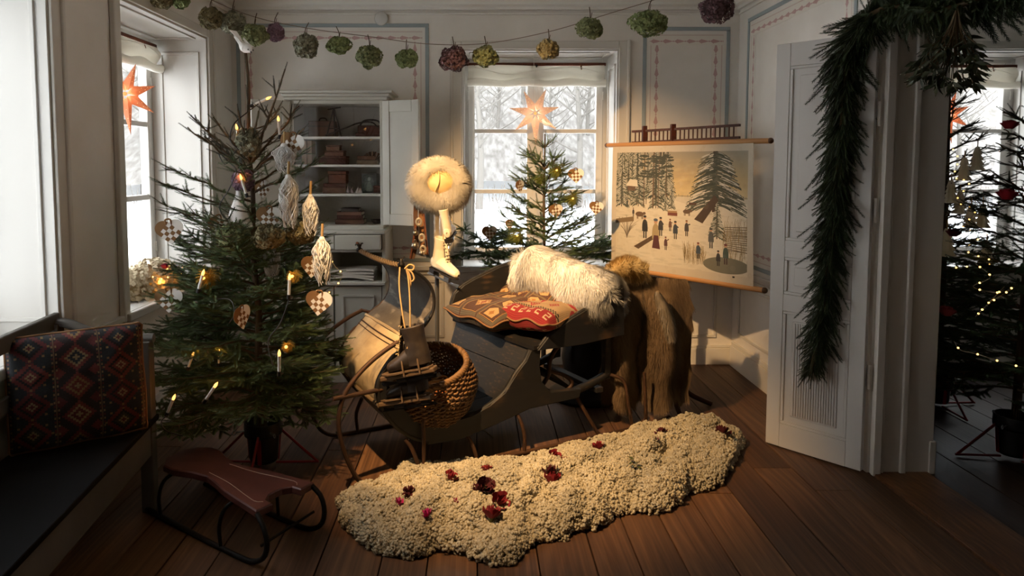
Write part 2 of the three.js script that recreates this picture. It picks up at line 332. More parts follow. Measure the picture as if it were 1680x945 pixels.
// ---------- doorway and the open door leaf ----------
{
  const o = structGroup('door_frame'), Z1 = -DOOR1, Z0 = -DOOR0;
  // far jamb: boards across the wall's thickness with stepped mouldings
  part('jamb', [bx(XR - 0.005, XR2 + 0.005, 0, DOORH, Z1, Z1 + 0.02, 0.003), bx(XR + 0.03, XR + 0.05, 0, DOORH, Z1 + 0.02, Z1 + 0.032, 0.004), bx(XR + 0.13, XR + 0.16, 0, DOORH, Z1 + 0.02, Z1 + 0.036, 0.006), bx(XR - 0.01, XR + 0.03, 0, DOORH, Z1 + 0.02, Z1 + 0.045, 0.004)], M.panelGrey, o);
  part('jamb', [bx(XR, XR2, 0, DOORH, Z0 - 0.02, Z0, 0.003)], M.panelGrey, o);
  part('lintel', [bx(XR, XR2, DOORH - 0.02, DOORH, Z1, Z0, 0.003)], M.panelGrey, o);
  part('casing', [bx(XR - 0.022, XR, 0, DOORH + 0.12, Z1 - 0.13, Z1 + 0.005, 0.006), bx(XR - 0.022, XR, DOORH, DOORH + 0.12, Z1, Z0, 0.006), bx(XR - 0.022, XR, 0, DOORH + 0.12, Z0 - 0.005, Z0 + 0.13, 0.006), bx(XR - 0.034, XR, 0, DOORH + 0.13, Z1 - 0.14, Z1 - 0.11, 0.008)], M.panelGrey, o);
  part('casing', [bx(XR2, XR2 + 0.022, 0, DOORH + 0.12, Z1 - 0.12, Z1 + 0.02, 0.006), bx(XR2, XR2 + 0.022, DOORH - 0.02, DOORH + 0.12, Z1 + 0.02, Z0, 0.006), bx(XR2, XR2 + 0.035, 0, 0.17, Z1 - 0.12, Z1 + 0.025, 0.006)], M.panelGrey, o);
  const d = structGroup('door_1'), W = 0.487, H = 2.17, T = 0.036, st = 0.075;
  d.position.set(1.942, 0.012, Z1 + 0.005); d.rotation.y = Math.atan2(-(-0.363), -0.323) ;
  // local: x runs from the hinge to the free edge; the face seen from the room is at +z or -z by symmetry
  const rows = [[0.13, 0.75], [0.84, 1.04], [1.13, 2.05]];
  const leaf = [bx(0, st, 0, H, -T / 2, T / 2, 0.004), bx(W - st, W, 0, H, -T / 2, T / 2, 0.004)];
  const ys = [0, ...rows.flat(), H];
  for (let i = 0; i < ys.length; i += 2) leaf.push(bx(st, W - st, ys[i], ys[i + 1], -T / 2, T / 2, 0.002));
  part('leaf_frame', leaf, M.white, d);
  rows.forEach(([a, b], k) => {
    const pn = part('door_panel', [bx(st, W - st, a, b, -0.007, 0.007), bx(st + 0.05, W - st - 0.05, a + 0.05, b - 0.05, -0.013, 0.013, 0.005)], M.white, d);
    part('panel_moulding', [-1, 1].flatMap((s) => [[st, W - st, a, a + 0.016], [st, W - st, b - 0.016, b], [st, st + 0.016, a + 0.016, b - 0.016], [W - st - 0.016, W - st, a + 0.016, b - 0.016]].map(([x0, x1, y0, y1]) => bx(x0, x1, y0, y1, s * 0.006, s * 0.016, 0.004))), M.white, pn);
    if (!k) part('fluting', [-1, 1].flatMap((s) => Array.from({ length: 17 }, (_, i) => bx(st + 0.062 + i * 0.0128, st + 0.0695 + i * 0.0128, a + 0.06, b - 0.06, s * 0.012, s * 0.0185, 0.003))), M.white, pn);
  });
  for (const y of [0.42, 1.25, 1.72]) part('hinge', [rod([-0.012, y, 0.012], [-0.012, y + 0.12, 0.012], 0.0095, 10), bx(-0.012, 0.03, y + 0.01, y + 0.11, 0.016, 0.021)], M.panelGrey, d);
}
// ---------- outside: snow, wooded slope ----------
{
  const r = rng(91);
  const snow = surf((u, v) => { const x = lerp(-60, 70, u), z = lerp(-0.5, -75, v); return [x, -0.75 + 0.35 * vnoise(x * 0.2, z * 0.2, 4) + (z < -32 ? (-32 - z) * 0.22 : 0), z - 5]; }, 40, 30);
  struct('ground_snow', snow, std({ color: 0xf2f4f6, roughness: 1 }));
  struct('ground_snow', surf((u, v) => { const x = lerp(-60, -2.4, u), z = lerp(10, -20, v); return [x, -0.8, z]; }, 12, 12), std({ color: 0xf2f4f6, roughness: 1 }));
  const slope = surf((u, v) => { const x = lerp(-70, 90, u), y = v * 26; return [x, -0.7 + y + 1.5 * vnoise(x * 0.12, y * 0.3, 8), -36 - v * 34 + 1.5 * vnoise(x * 0.3, y * 0.5, 9)]; }, 60, 16, 40, 8);
  struct('hill_wooded', slope, std({ map: tex(256, 256, (u, v) => mix3([96, 92, 88], [140, 138, 134], clamp01(fbm(u * 24, v * 12, 5, 24, 12, 5) * 1.6 - 0.3))), roughness: 1 }));
  // bare trees at the wood's edge
  const proto = new THREE.Group(), bark = std({ color: 0x6e6a64, roughness: 1 }), tw = [];
  part('trunk', tube([[0, -.5, 0], [.1, 3, .1], [-.1, 7, 0], [.2, 11, .1]], (k) => lerp(.2, .04, k), 14, 6), bark, proto);
  for (let i = 0; i < 34; i++) { const y = 2.2 + 8 * r(), a = r() * 6.28, L = (1 + 2.6 * r()) * (1.2 - y / 14), e = .5 + .6 * r(), q = [L * Math.cos(a), y + L * e, L * Math.sin(a)]; tw.push(tube([[0, y, 0], [q[0] * .5, y + L * e * .4, q[2] * .5], q], (k) => lerp(.045, .012, k), 5, 4)); for (let j = 0; j < 4; j++) { const f = .4 + .5 * r(), p = [q[0] * f, lerp(y, q[1], f), q[2] * f]; tw.push(tube([p, [p[0] + (r() - .5) * 1.6, p[1] + .4 + .8 * r(), p[2] + (r() - .5) * 1.6]], .014, 3, 3)); } }
  part('boughs', tw, bark, proto);
  for (let i = 0; i < 46; i++) { const o = proto.clone(); o.name = numbered('bare_tree'); scene.add(o); const x = -26 + 54 * (i + r()) / 46, z = -30 - 12 * r(); o.position.set(x, -.8 + Math.max(0, -z - 36) * .7, z); o.rotation.y = r() * 6.28; o.scale.setScalar(.7 + .6 * r()); info(o, 'bare grey tree at the edge of the snowy wood outside', 'tree', 'bare trees outside the windows'); }
  const hs = []; for (let i = 0; i < 900; i++) { const x = -30 + 60 * r(), z = -27 - 3 * r(); hs.push(tube([[x, -.9, z], [x + (r() - .5) * .8, -.1 + .9 * r(), z + (r() - .5) * .6]], .012, 1, 3)); }
  const hb = solo('brushwood', hs, std({ color: 0x6a625a, roughness: 1 }), 'low brown brushwood along the foot of the wood outside', 'brushwood'); hb.userData.kind = 'stuff';
}

// ---------- the old horse sleigh ----------
const SL = { pos: [-0.522, 0, -3.161], turn: 27.3 * Math.PI / 180 };
const toWorld = (p) => { const c = Math.cos(SL.turn), s = Math.sin(SL.turn); return [SL.pos[0] + p[0] * c + p[2] * s, p[1], SL.pos[2] - p[0] * s + p[2] * c]; };
const wornTex = tex(512, 512, (u, v) => {
  const g = fbm(u * 5, v * 60, 41, 5, 60, 4), b = fbm(u * 7, v * 7, 42, 7, 7, 5), k = clamp01((b - 0.55) * 4 + (g - 0.5) * 1.4);
  return mix3(mix3([12, 12, 13], [25, 24, 24], g), [92, 64, 36], k * 0.7);
});
const leatherTex = tex(512, 512, (u, v) => {
  const b = fbm(u * 6, v * 6, 51, 6, 6, 5), f = fbm(u * 60, v * 60, 52, 60, 60, 3), s = fbm(u * 3, v * 14, 53, 3, 14, 4);
  return mix3(mix3([150, 130, 98], [196, 176, 138], b), [92, 84, 74], clamp01((s - 0.58) * 4) * 0.7 + (f - 0.5) * 0.15);
});
const darkLeatherTex = tex(512, 512, (u, v) => {
  const b = fbm(u * 8, v * 8, 55, 8, 8, 5), s = fbm(u * 20, v * 6, 56, 20, 6, 4);
  return mix3(mix3([62, 56, 48], [104, 96, 84], b), [176, 166, 148], clamp01((s - 0.6) * 5) * 0.55);
});
const rustTex = speck(61, [40, 27, 20], [98, 66, 42], 10);
M.worn = std({ map: wornTex, roughness: 0.62, bumpMap: wornTex, bumpScale: 0.001 });
M.wornFine = std({ map: rep(wornTex, 3, 3), roughness: 0.6 });
M.leather = std({ map: leatherTex, roughness: 0.6, bumpMap: bumpNoise, bumpScale: 0.002, ...two });
M.leatherDark = std({ map: darkLeatherTex, roughness: 0.7, bumpMap: bumpNoise, bumpScale: 0.002, ...two });
M.rust = std({ map: rustTex, roughness: 0.65, metalness: 0.35, bumpMap: bumpFine, bumpScale: 0.001 });
M.rope = std({ color: 0x5e4c34, roughness: 0.95, bumpMap: bumpFine, bumpScale: 0.002 });
M.cord = std({ color: 0xa98a5c, roughness: 0.9 });
{
  const s = thing('horse_sleigh', 'old horse sleigh with black wooden body, curled leather dash and iron runners', 'sleigh', SL.pos, SL.turn);
  const Zn = -0.03, Zf = -0.65;
  const dash = new THREE.SplineCurve([[.335, .17], [.235, .215], [.15, .295], [.092, .39], [.078, .46], [.085, .52], [.13, .59], [.19, .65], [.245, .705], [.315, .75], [.36, .81], [.372, .87], [.362, .93], [.325, .985], [.265, 1.03], [.2, 1.058]].map((p) => new THREE.Vector2(...p)));
  const piece = (t0, t1, th) => sheet((u, v) => { const p = dash.getPointAt(lerp(t0, t1, u)), bow = 0.012 * Math.sin(Math.PI * v); return [p.x - bow * (t0 < 0.5 ? 1 : -0.6), p.y, lerp(Zf, Zn, v)]; }, 18, 10, th);
  const T1 = 0.285, T2 = 0.575;
  part('lower_panel', piece(0, T1 + 0.005, 0.01), M.leatherDark, s, 'dark lower leather strip of the dash');
  part('leather_panel', piece(T1, T2, 0.012), M.leather, s, 'tan leather panel of the dash');
  part('dash_flap', piece(T2, 1, 0.01), M.leatherDark, s, 'grey curled upper flap of the dash');
  const across = (t, off, r, m, name) => { const p = dash.getPointAt(t), q = dash.getTangentAt(t); return part(name, tube(Array.from({ length: 9 }, (_, i) => { const v = i / 8, bow = 0.012 * Math.sin(Math.PI * v) * (t < T2 ? 1 : -0.6); return [p.x - bow - q.y * off, p.y + q.x * off, lerp(Zf - 0.005, Zn + 0.005, v)]; }), r, 12, 6), m, s); };
  across(T2, 0.006, 0.009, M.leather, 'seam_welt'); across(T2 - 0.03, 0.008, 0.004, M.rust, 'stitching'); across(T2 - 0.05, 0.008, 0.0025, M.rust, 'stitching');
  across(T1, 0.009, 0.012, M.rope, 'rope_seam');
  // rims along both edges
  for (const z of [Zn, Zf]) part('dash_rim', tube(Array.from({ length: 30 }, (_, i) => { const p = dash.getPointAt(0.02 + 0.98 * i / 29); return [p.x, p.y, z]; }), (t) => t < 0.5 ? 0.014 : 0.0085, 60, 6), z === Zn ? M.wornFine : M.rust, s);
  // twisted rope along the top edge, horned finials
  const ropes = [];
  for (let k = 0; k < 3; k++) ropes.push(tube(Array.from({ length: 40 }, (_, i) => { const t = i / 39, a = t * 40 + k * 2.094; return [0.2 + 0.008 * Math.cos(a), 1.062 + 0.008 * Math.sin(a) - 0.012 * Math.sin(Math.PI * t), lerp(Zf - 0.02, Zn + 0.01, t)]; }), 0.0065, 90, 5));
  part('top_rope', ropes, M.rope, s);
  for (const z of [Zf - 0.02, Zn + 0.012]) part('finial', [place(lathe([[0.0, 0], [0.016, 0.004], [0.018, 0.02], [0.009, 0.028], [0.014, 0.042], [0, 0.046]], 10), 0.196, 1.052, z), tube([[0.196, 1.085, z], [0.175, 1.1, z + 0.012], [0.165, 1.098, z + 0.03]], 0.004, 6, 5), tube([[0.196, 1.085, z], [0.215, 1.1, z - 0.012], [0.225, 1.098, z - 0.03]], 0.004, 6, 5)], M.blackIron, s);
  // side boards that sweep from the dash up to the seat
  const side = [[.335, .17], [.337, .155], [.507, .148], [.722, .19], [.929, .24], [1.25, .25], [1.26, .29], [1.06, .302], [1.0, .37], [.985, .46], [.992, .55], [.935, .55], [.908, .5], [.851, .442], [.777, .345], [.685, .29], [.58, .255], [.473, .243], [.38, .25], [.29, .285], [.215, .34], [.16, .41], [.145, .46], [.15, .51], [.18, .575], [.16, .595], [.11, .56], [.085, .5], [.082, .44], [.1, .375], [.15, .295], [.235, .215]];
  for (const z of [-0.055, -0.655]) {
    const g = extrude(side, 0.03, 0.005); const b = part('side_board', metric(place(g, 0, 0, z)), M.worn, s);
    part('rim_moulding', tube(side.slice(11, 25).map((p) => [p[0], p[1], z + 0.02]), 0.014, 50, 6), M.wornFine, b, 'worn rounded upper edge');
  }
  // floor boards
  for (let k = 0; k < 4; k++) { const a = lerp(-0.62, -0.06, k / 4), b = lerp(-0.62, -0.06, (k + 1) / 4) - 0.005; part('floor_board', sheet((u, v) => [lerp(0.3, 1.15, u), 0.185 - 0.02 * Math.sin(u * 3.1) + 0.075 * u, lerp(b, a, v)], 8, 1, 0.018), M.worn, s); }
  // seat front of two boards, slightly askew
  const nb = [.80, .27, -.055], fb = [.70, .30, -.635], nt = [.968, .555, -.045], ft = [.80, .598, -.645];
  const at2 = (u, v) => [0, 1, 2].map((k) => lerp(lerp(fb[k], nb[k], u), lerp(ft[k], nt[k], u), v));
  for (const [v0, v1] of [[0, 0.56], [0.575, 1]]) part('seat_front_board', sheet((u, v) => at2(u, lerp(v0, v1, v)), 4, 3, 0.02).translate(0, 0, 0), M.wornFine, s);
  part('seat_top', sheet((u, v) => { const f = [0, 1, 2].map((k) => lerp(ft[k], nt[k], u)); return [lerp(f[0] - 0.025, 1.5, v), lerp(f[1] + 0.012, 0.6, v), lerp(-0.665, -0.01, u)]; }, 4, 4, 0.022), M.wornFine, s);
  // seat sides and back
  const armN = [[.97, .556], [1.0, .585], [1.03, .615], [1.07, .64], [1.18, .70], [1.3, .748], [1.4, .79], [1.48, .825], [1.54, .845], [1.545, .575], [1.25, .555]];
  const armF = [[.79, .60], [.765, .70], [.79, .765], [.85, .81], [.93, .845], [1.1, .905], [1.3, .945], [1.5, .95], [1.52, .60]];
  part('seat_side', metric(place(extrude(armN, 0.024, 0.004), 0, 0, -0.028)), M.worn, s);
  part('seat_side', metric(place(extrude(armF, 0.024, 0.004), 0, 0, -0.68)), M.worn, s);
  part('seat_back', sheet((u, v) => [1.5 + 0.05 * v - 0.02 * Math.cos(u * 6.28), lerp(0.57, lerp(0.94, 0.84, u), v), lerp(-0.67, -0.01, u)], 8, 4, 0.022), M.worn, s);
  part('rim_moulding', tube(armN.slice(0, 9).map((p) => [p[0], p[1] + 0.003, -0.016]), 0.011, 26, 6), M.wornFine, s);
  part('rim_moulding', tube(armF.slice(1, 8).map((p) => [p[0], p[1] + 0.003, -0.668]), 0.011, 26, 6), M.wornFine, s);
  // frame under the seat: beams, cross plank, iron scrolls
  for (const z of [-0.09, -0.6]) {
    part('rear_beam', tube([[.9, .235, z], [1.1, .255, z], [1.25, .26, z], [1.42, .30, z], [1.5, .33, z]], 0.024, 14, 7), M.wornFine, s);
    part('iron_scroll', [tube([[1.24, .55, z], [1.15, .53, z], [1.1, .46, z], [1.09, .38, z], [1.04, .31, z], [1.03, .26, z]], 0.013, 24, 6), tube([[1.1, .40, z], [1.2, .36, z], [1.25, .31, z], [1.22, .275, z], [1.14, .265, z]], 0.012, 20, 6), tube([[1.0, .26, z], [.99, .3, z], [1.0, .335, z], [1.03, .33, z]], 0.009, 10, 6)], M.rust, s);
    part('seat_post', bx(1.47, 1.51, 0.3, 0.58, z - 0.02, z + 0.02, 0.006), M.wornFine, s);
  }
  part('cross_plank', sheet((u, v) => [lerp(1.08, 1.24, v), lerp(.40, .28, v), lerp(-.58, -.1, u)], 2, 2, 0.02), M.worn, s);
  for (const x of [.95, 1.4]) part('cross_bar', bx(x, x + 0.05, 0.235, 0.265, -0.62, -0.06, 0.005), M.wornFine, s);
  // runners
  const hoop = [[.217, .716], [.129, .678], [.03, .617], [-.05, .545], [-.1, .476], [-.126, .36], [-.11, .244], [-.072, .134], [-.03, .055], [.03, .017], [.12, .012], [.5, .012], [1.0, .012], [1.78, .012], [1.9, .03]];
  for (const z of [0.0, -0.69]) {
    part('runner', tube(hoop.map((p) => [p[0], p[1], z]), (t) => 0.0115 + 0.002 * (t < 0.4 ? 0 : 1), 110, 7), M.rust, s);
    part('runner_bracket', rod([.21, .716, z], [.245, .71, z === 0 ? Zn : Zf], 0.009, 6), M.rust, s);
  }
  part('tow_bar', rod([-.155, .474, 0.012], [.1, .468, -.03], 0.011, 7), M.rust, s);
  part('tow_bar', rod([-.14, .45, -0.69], [.1, .46, -.65], 0.011, 7), M.rust, s);
  const st = (pts, r = 0.0105) => part('iron_strut', tube(pts, r, 16, 6), M.rust, s);
  st([[.3, .01, 0], [.3, .2, 0.004], [.3, .3, .006], [.325, .33, .012], [.355, .285, .014], [.36, .255, .012]]);
  st([[.29, .01, -.005], [.27, .08, -.01], [.24, .16, -.02], [.215, .2, -.03]]);
  st([[.6, .01, 0], [.59, .07, -.01], [.565, .14, -.03], [.55, .16, -.045]]);
  st([[.88, .01, 0], [.885, .1, -.005], [.865, .19, -.02], [.85, .225, -.045]]);
  st([[1.38, .01, 0], [1.33, .1, -.02], [1.28, .2, -.05], [1.26, .25, -.08]]);
  st([[1.62, .01, 0], [1.59, .14, 0], [1.56, .3, -.02], [1.5, .33, -.06]]); st([[1.72, .01, 0], [1.71, .2, 0], [1.7, .33, 0]]);
  for (const x of [.18, .55, .9, 1.3]) st([[x, .01, -.69], [x - .01, .12, -.68], [x + .01, .22, -.64]]);
  part('iron_hook', tube(Array.from({ length: 12 }, (_, i) => { const a = -1.2 + i * 0.47; return [.42 + .028 * Math.cos(a), .085 + .028 * Math.sin(a), -.69]; }), 0.007, 24, 6), M.rust, s);
  part('iron_bracket', [bx(.44, .66, .02, .05, -.7, -.68, .006), tube([[.42, .05, -.69], [.48, .06, -.69], [.53, .09, -.69], [.6, .05, -.69]], 0.014, 12, 6)], M.rust, s);
}
// ---------- skates ----------
const boot = (kx = 1, ks = 1) => {   // toe towards +x, sole at y = 0
  const loft = (secs, ax) => surf((u, v) => {
    const t = u * (secs.length - 1), i = Math.min(secs.length - 2, Math.floor(t)), f = smooth(t - i) * 0.5 + (t - i) * 0.5, q = secs[i].map((c, j) => lerp(c, secs[i + 1][j], f)), a = v * Math.PI * 2;
    return ax === 'x' ? [q[0] * kx, Math.max(0, q[1] + q[2] * Math.sin(a)), q[3] * Math.cos(a)] : [q[1] * kx + q[2] * ks * Math.cos(a), q[0] * (ks > 1 ? .9 : 1), -q[3] * ks * Math.sin(a)];
  }, (secs.length - 1) * 4, 18);
  return [loft([[-.078, .04, .01, .006], [-.074, .042, .032, .022], [-.055, .044, .044, .03], [0, .048, .048, .035], [.05, .045, .045, .037], [.1, .034, .034, .04], [.14, .027, .028, .037], [.165, .022, .022, .026], [.176, .02, .008, .008]].map((q) => q), 'x'),
    loft([[.02, -.02, .05, .033], [.06, -.02, .053, .035], [.1, -.026, .047, .033], [.14, -.03, .042, .032], [.18, -.03, .045, .036], [.21, -.03, .05, .039], [.215, -.03, .046, .035], [.19, -.03, .04, .031], [.15, -.03, .035, .027]], 'y'),
    place(surf((u, v) => [lerp(.045 * kx, .012 * ks, u) + 0.012 * Math.cos((v - .5) * 2.6) - .01 + 0.03 * (1 - u), lerp(.075, .245, u), lerp(-.022, .022, v) * (1 - .3 * u)], 8, 6), 0, 0, 0)];
};
const soleShape = [[-.08, 0], [-.07, .028], [-.02, .033], [.03, .03], [.09, .041], [.14, .037], [.172, .018], [.18, 0], [.172, -.018], [.14, -.037], [.09, -.041], [.03, -.03], [-.02, -.033], [-.07, -.028]];
function skate(name, label, group, mats, woodBase) {
  const t = thing(name, label, 'ice skate', [0, 0, 0], 0, group);
  part('boot', woodBase ? boot(.82, 1.2) : boot(), mats.boot, t);
  part('sole', [place(extrude(soleShape, 0.007, 0.001, false), 0, 0, 0, Math.PI / 2), ...(woodBase ? [bx(-.09, .185, -.03, -.008, -.028, .028, .006)] : [place(extrude([[-.078, 0], [-.068, .028], [-.02, .032], [-.02, -.032], [-.068, -.028]], 0.026), 0, -0.006, 0, Math.PI / 2)])], mats.sole, t);
  const by = woodBase ? -.03 : -.032;
  part('blade', [extrude([[-.11, by - .028], [-.1, by - .014], [.14, by - .014], [.19, by - .004], [.2, by - .012], [.185, by - .028]], 0.004), bx(-.075, -.03, by - .02, by, -.012, .016, .003), bx(.06, .11, by - .02, woodBase ? by : -.006, -.012, .016, .003)].map((g) => place(g, 0, 0, -.002)), mats.blade, t);
  const lace = [];
  for (let i = 0; i < 7; i++) { const y = lerp(.078, .2, i / 6), x = lerp(.072, .022, smooth(i / 6)) + (i > 3 ? 0.002 : 0); lace.push(rod([x - .006, y - .004, -.022], [x + .004, y + .004, .02], 0.0028, 5), rod([x - .006, y - .004, .022], [x + .004, y + .004, -.02], 0.0028, 5)); }
  part('lacing', lace, mats.lace, t);
  if (woodBase) for (const x of [0.05, -.03]) part('strap', tube(Array.from({ length: 9 }, (_, i) => { const a = Math.PI * i / 8; return [x, -.02 + (x > 0 ? .098 : .11) * Math.sin(a), .046 * Math.cos(a)]; }), 0.005, 16, 5), mats.sole, t);
  return t;
}
M.bootWhite = std({ color: 0xe8dcc0, roughness: 0.45, ...two }); M.steel = std({ color: 0xa8acae, roughness: 0.28, metalness: 0.95 });
M.bootDark = std({ map: speck(71, [30, 25, 21], [70, 58, 48], 8), roughness: 0.5, ...two }); M.soleDark = std({ color: 0x17120f, roughness: 0.6 });
M.soleBrown = std({ color: 0x54402a, roughness: 0.7 }); M.laceTan = std({ color: 0xb9a173, roughness: 0.9 }); M.laceDark = std({ color: 0x4a3a28, roughness: 0.9 });
function pose(o, pos, rx, ry, rz, s = 1) { o.position.set(...pos); o.rotation.set(rx, ry, rz, 'YXZ'); o.scale.setScalar(s); return o; }
{
  const mats = { boot: M.bootDark, sole: M.soleBrown, blade: M.blackIron, lace: M.laceTan };
  const a = skate('dark_skate', 'upper dark leather skate boot hung by tan laces at the dash', null, mats, true);
  pose(a, [-.272, .605, -3.13], 0, Math.PI - 0.3, -0.26, 1.02);
  const b = skate('dark_skate', 'lower dark skate boot hanging half behind the upper one, over the basket', null, mats, true);
  pose(b, [-.29, .451, -3.2], 0.15, Math.PI - 0.25, -0.22, 0.98);
  const laces = thing('boot_lace', 'long tan boot laces tied in a bow on the finial of the curled dash', 'laces');
  const F = [-.343, 1.057, -3.22];
  part('cord', tube([[F[0] - .015, F[1] + .005, F[2]], [-.357, .977, -3.18], [-.335, .844, -3.13], [-.314, .746, -3.11], [-.303, .706, -3.11]], 0.004, 30, 5), M.cord, laces);
  part('cord', tube([[F[0] + .02, F[1], F[2] + .01], [-.311, .977, -3.18], [-.302, .844, -3.13], [-.303, .734, -3.11], [-.315, .7, -3.11]], 0.004, 30, 5), M.cord, laces);
  part('bow', [[[.0, 0], [.03, .025], [.055, .015], [.05, -.005], [.01, -.005]], [[.01, 0], [.02, -.04], [.04, -.075], [.055, -.06], [.04, -.02], [.01, .0]], [[.01, 0], [.03, -.04], [.035, -.09], [.03, -.11]]].map((l) => tube(l.map(([x, y]) => [F[0] + .01 + x * .8, F[1] + y * .8, F[2] + .02]), 0.0045, 24, 5)), M.cord, laces);
}
// ---------- hat stand with the white skates ----------
{
  const t = thing('metal_stand', 'slim grey metal stand post with a small crossbar holding hat and skates', 'stand', [-0.245, 0, -4.33]);
  part('post', [rod([0, 0.02, 0], [0, 1.0, 0], 0.014, 12)], std({ color: 0x8c8a86, roughness: 0.35, metalness: 0.7 }), t);
  part('base', lathe([[0, 0], [0.13, 0], [0.13, 0.012], [0.02, 0.02], [0, 0.02]], 24), M.blackIron, t);
  part('clear_tube', new THREE.CylinderGeometry(0.02, 0.02, 0.42, 16, 1, true).translate(0, 1.2, 0), phys({ color: 0xf4ead8, roughness: 0.15, transmission: 0.85, thickness: 0, ...two }), t);
  part('crossbar', [rod([-.16, 1.44, .02], [.02, 1.44, .02], 0.008), rod([-.155, 1.36, .02], [.0, 1.36, .02], 0.008), place(new THREE.SphereGeometry(0.016, 10, 8), -.16, 1.44, .02), place(new THREE.SphereGeometry(0.016, 10, 8), -.155, 1.36, .02)], std({ color: 0x8a5a34, roughness: 0.5 }), t);
}
{
  const mats = { boot: M.bootWhite, sole: M.soleDark, blade: M.steel, lace: M.laceDark };
  const a = skate('white_skate', 'white lace-up figure skate standing upright, toe to the right', null, mats, false);
  pose(a, [-.222, .896, -4.2], 0, -0.75, -0.22, 0.93);
  const b = skate('white_skate', 'white figure skate hanging higher, heel towards the viewer, under the hat', null, mats, false);
  pose(b, [-.161, 1.104, -4.2], -0.15, 1.45, 0.15, 0.85);
  const l = solo('skate_lace', [tube([[-.192, 1.302, -4.22], [-.198, 1.098, -4.18], [-.209, .987, -4.17]], 0.0035, 12, 5), tube([[-.192, 1.302, -4.22], [-.157, 1.24, -4.19], [-.142, 1.203, -4.18]], 0.0035, 12, 5), tube([[-.184, 1.302, -4.22], [-.217, 1.266, -4.2], [-.225, 1.224, -4.2]], 0.003, 8, 5)], M.laceTan, 'pale laces from which the two white skates hang below the hat', 'laces');
}
// ---------- strap of sleigh bells and buckles hung beside the stand ----------
{
  const t = thing('sleigh_bells', 'leather strap with brass sleigh bells and bone buckles hanging under the hat', 'bells');
  const strap = (pts) => sheet((u, v) => { const k = u * (pts.length - 1), i = Math.min(pts.length - 2, Math.floor(k)); const p = mix3(pts[i], pts[i + 1], k - i); return [p[0] + (v - .5) * 0.028, p[1], p[2]]; }, 12, 2, 0.006);
  part('strap', strap([[-.364, 1.351, -4.22], [-.369, 1.245, -4.22], [-.364, 1.059, -4.2], [-.389, .967, -4.18]]), std({ color: 0x5a3a20, roughness: 0.7 }), t);
  part('strap', strap([[-.339, 1.365, -4.24], [-.336, 1.207, -4.23], [-.328, 1.056, -4.22], [-.312, .991, -4.2]]), std({ color: 0x8a5e34, roughness: 0.7 }), t);
  part('wooden_slat', [bar([-.358, 1.203, -4.18], [-.4, .971, -4.18], 0.028, 0.01), bar([-.318, 1.247, -4.2], [-.293, .991, -4.2], 0.026, 0.01)], M.stickWood, t);
  for (const [p, r] of [[[-.363, 1.131, -4.15], 0.017], [[-.367, 1.053, -4.15], 0.024], [[-.326, 1.01, -4.14], 0.018]]) part('bell', [place(new THREE.SphereGeometry(r, 16, 12), ...p), place(new THREE.TorusGeometry(r, r * 0.1, 6, 18), ...p, Math.PI / 2), place(new THREE.TorusGeometry(r * .3, r * .1, 6, 12), p[0], p[1] + r * 1.2, p[2])], std({ color: 0x9a9080, roughness: 0.3, metalness: 0.9 }), t);
  for (const p of [[-.344, 1.198, -4.15], [-.325, 1.103, -4.14], [-.318, 1.033, -4.13]]) part('buckle', place(new THREE.TorusGeometry(0.015, 0.007, 8, 18), ...p, 0, 0, 0, [1, 1.25, 0.6]), std({ color: 0xa89c88, roughness: 0.45, metalness: .3 }), t, 'pale bone ring');
}
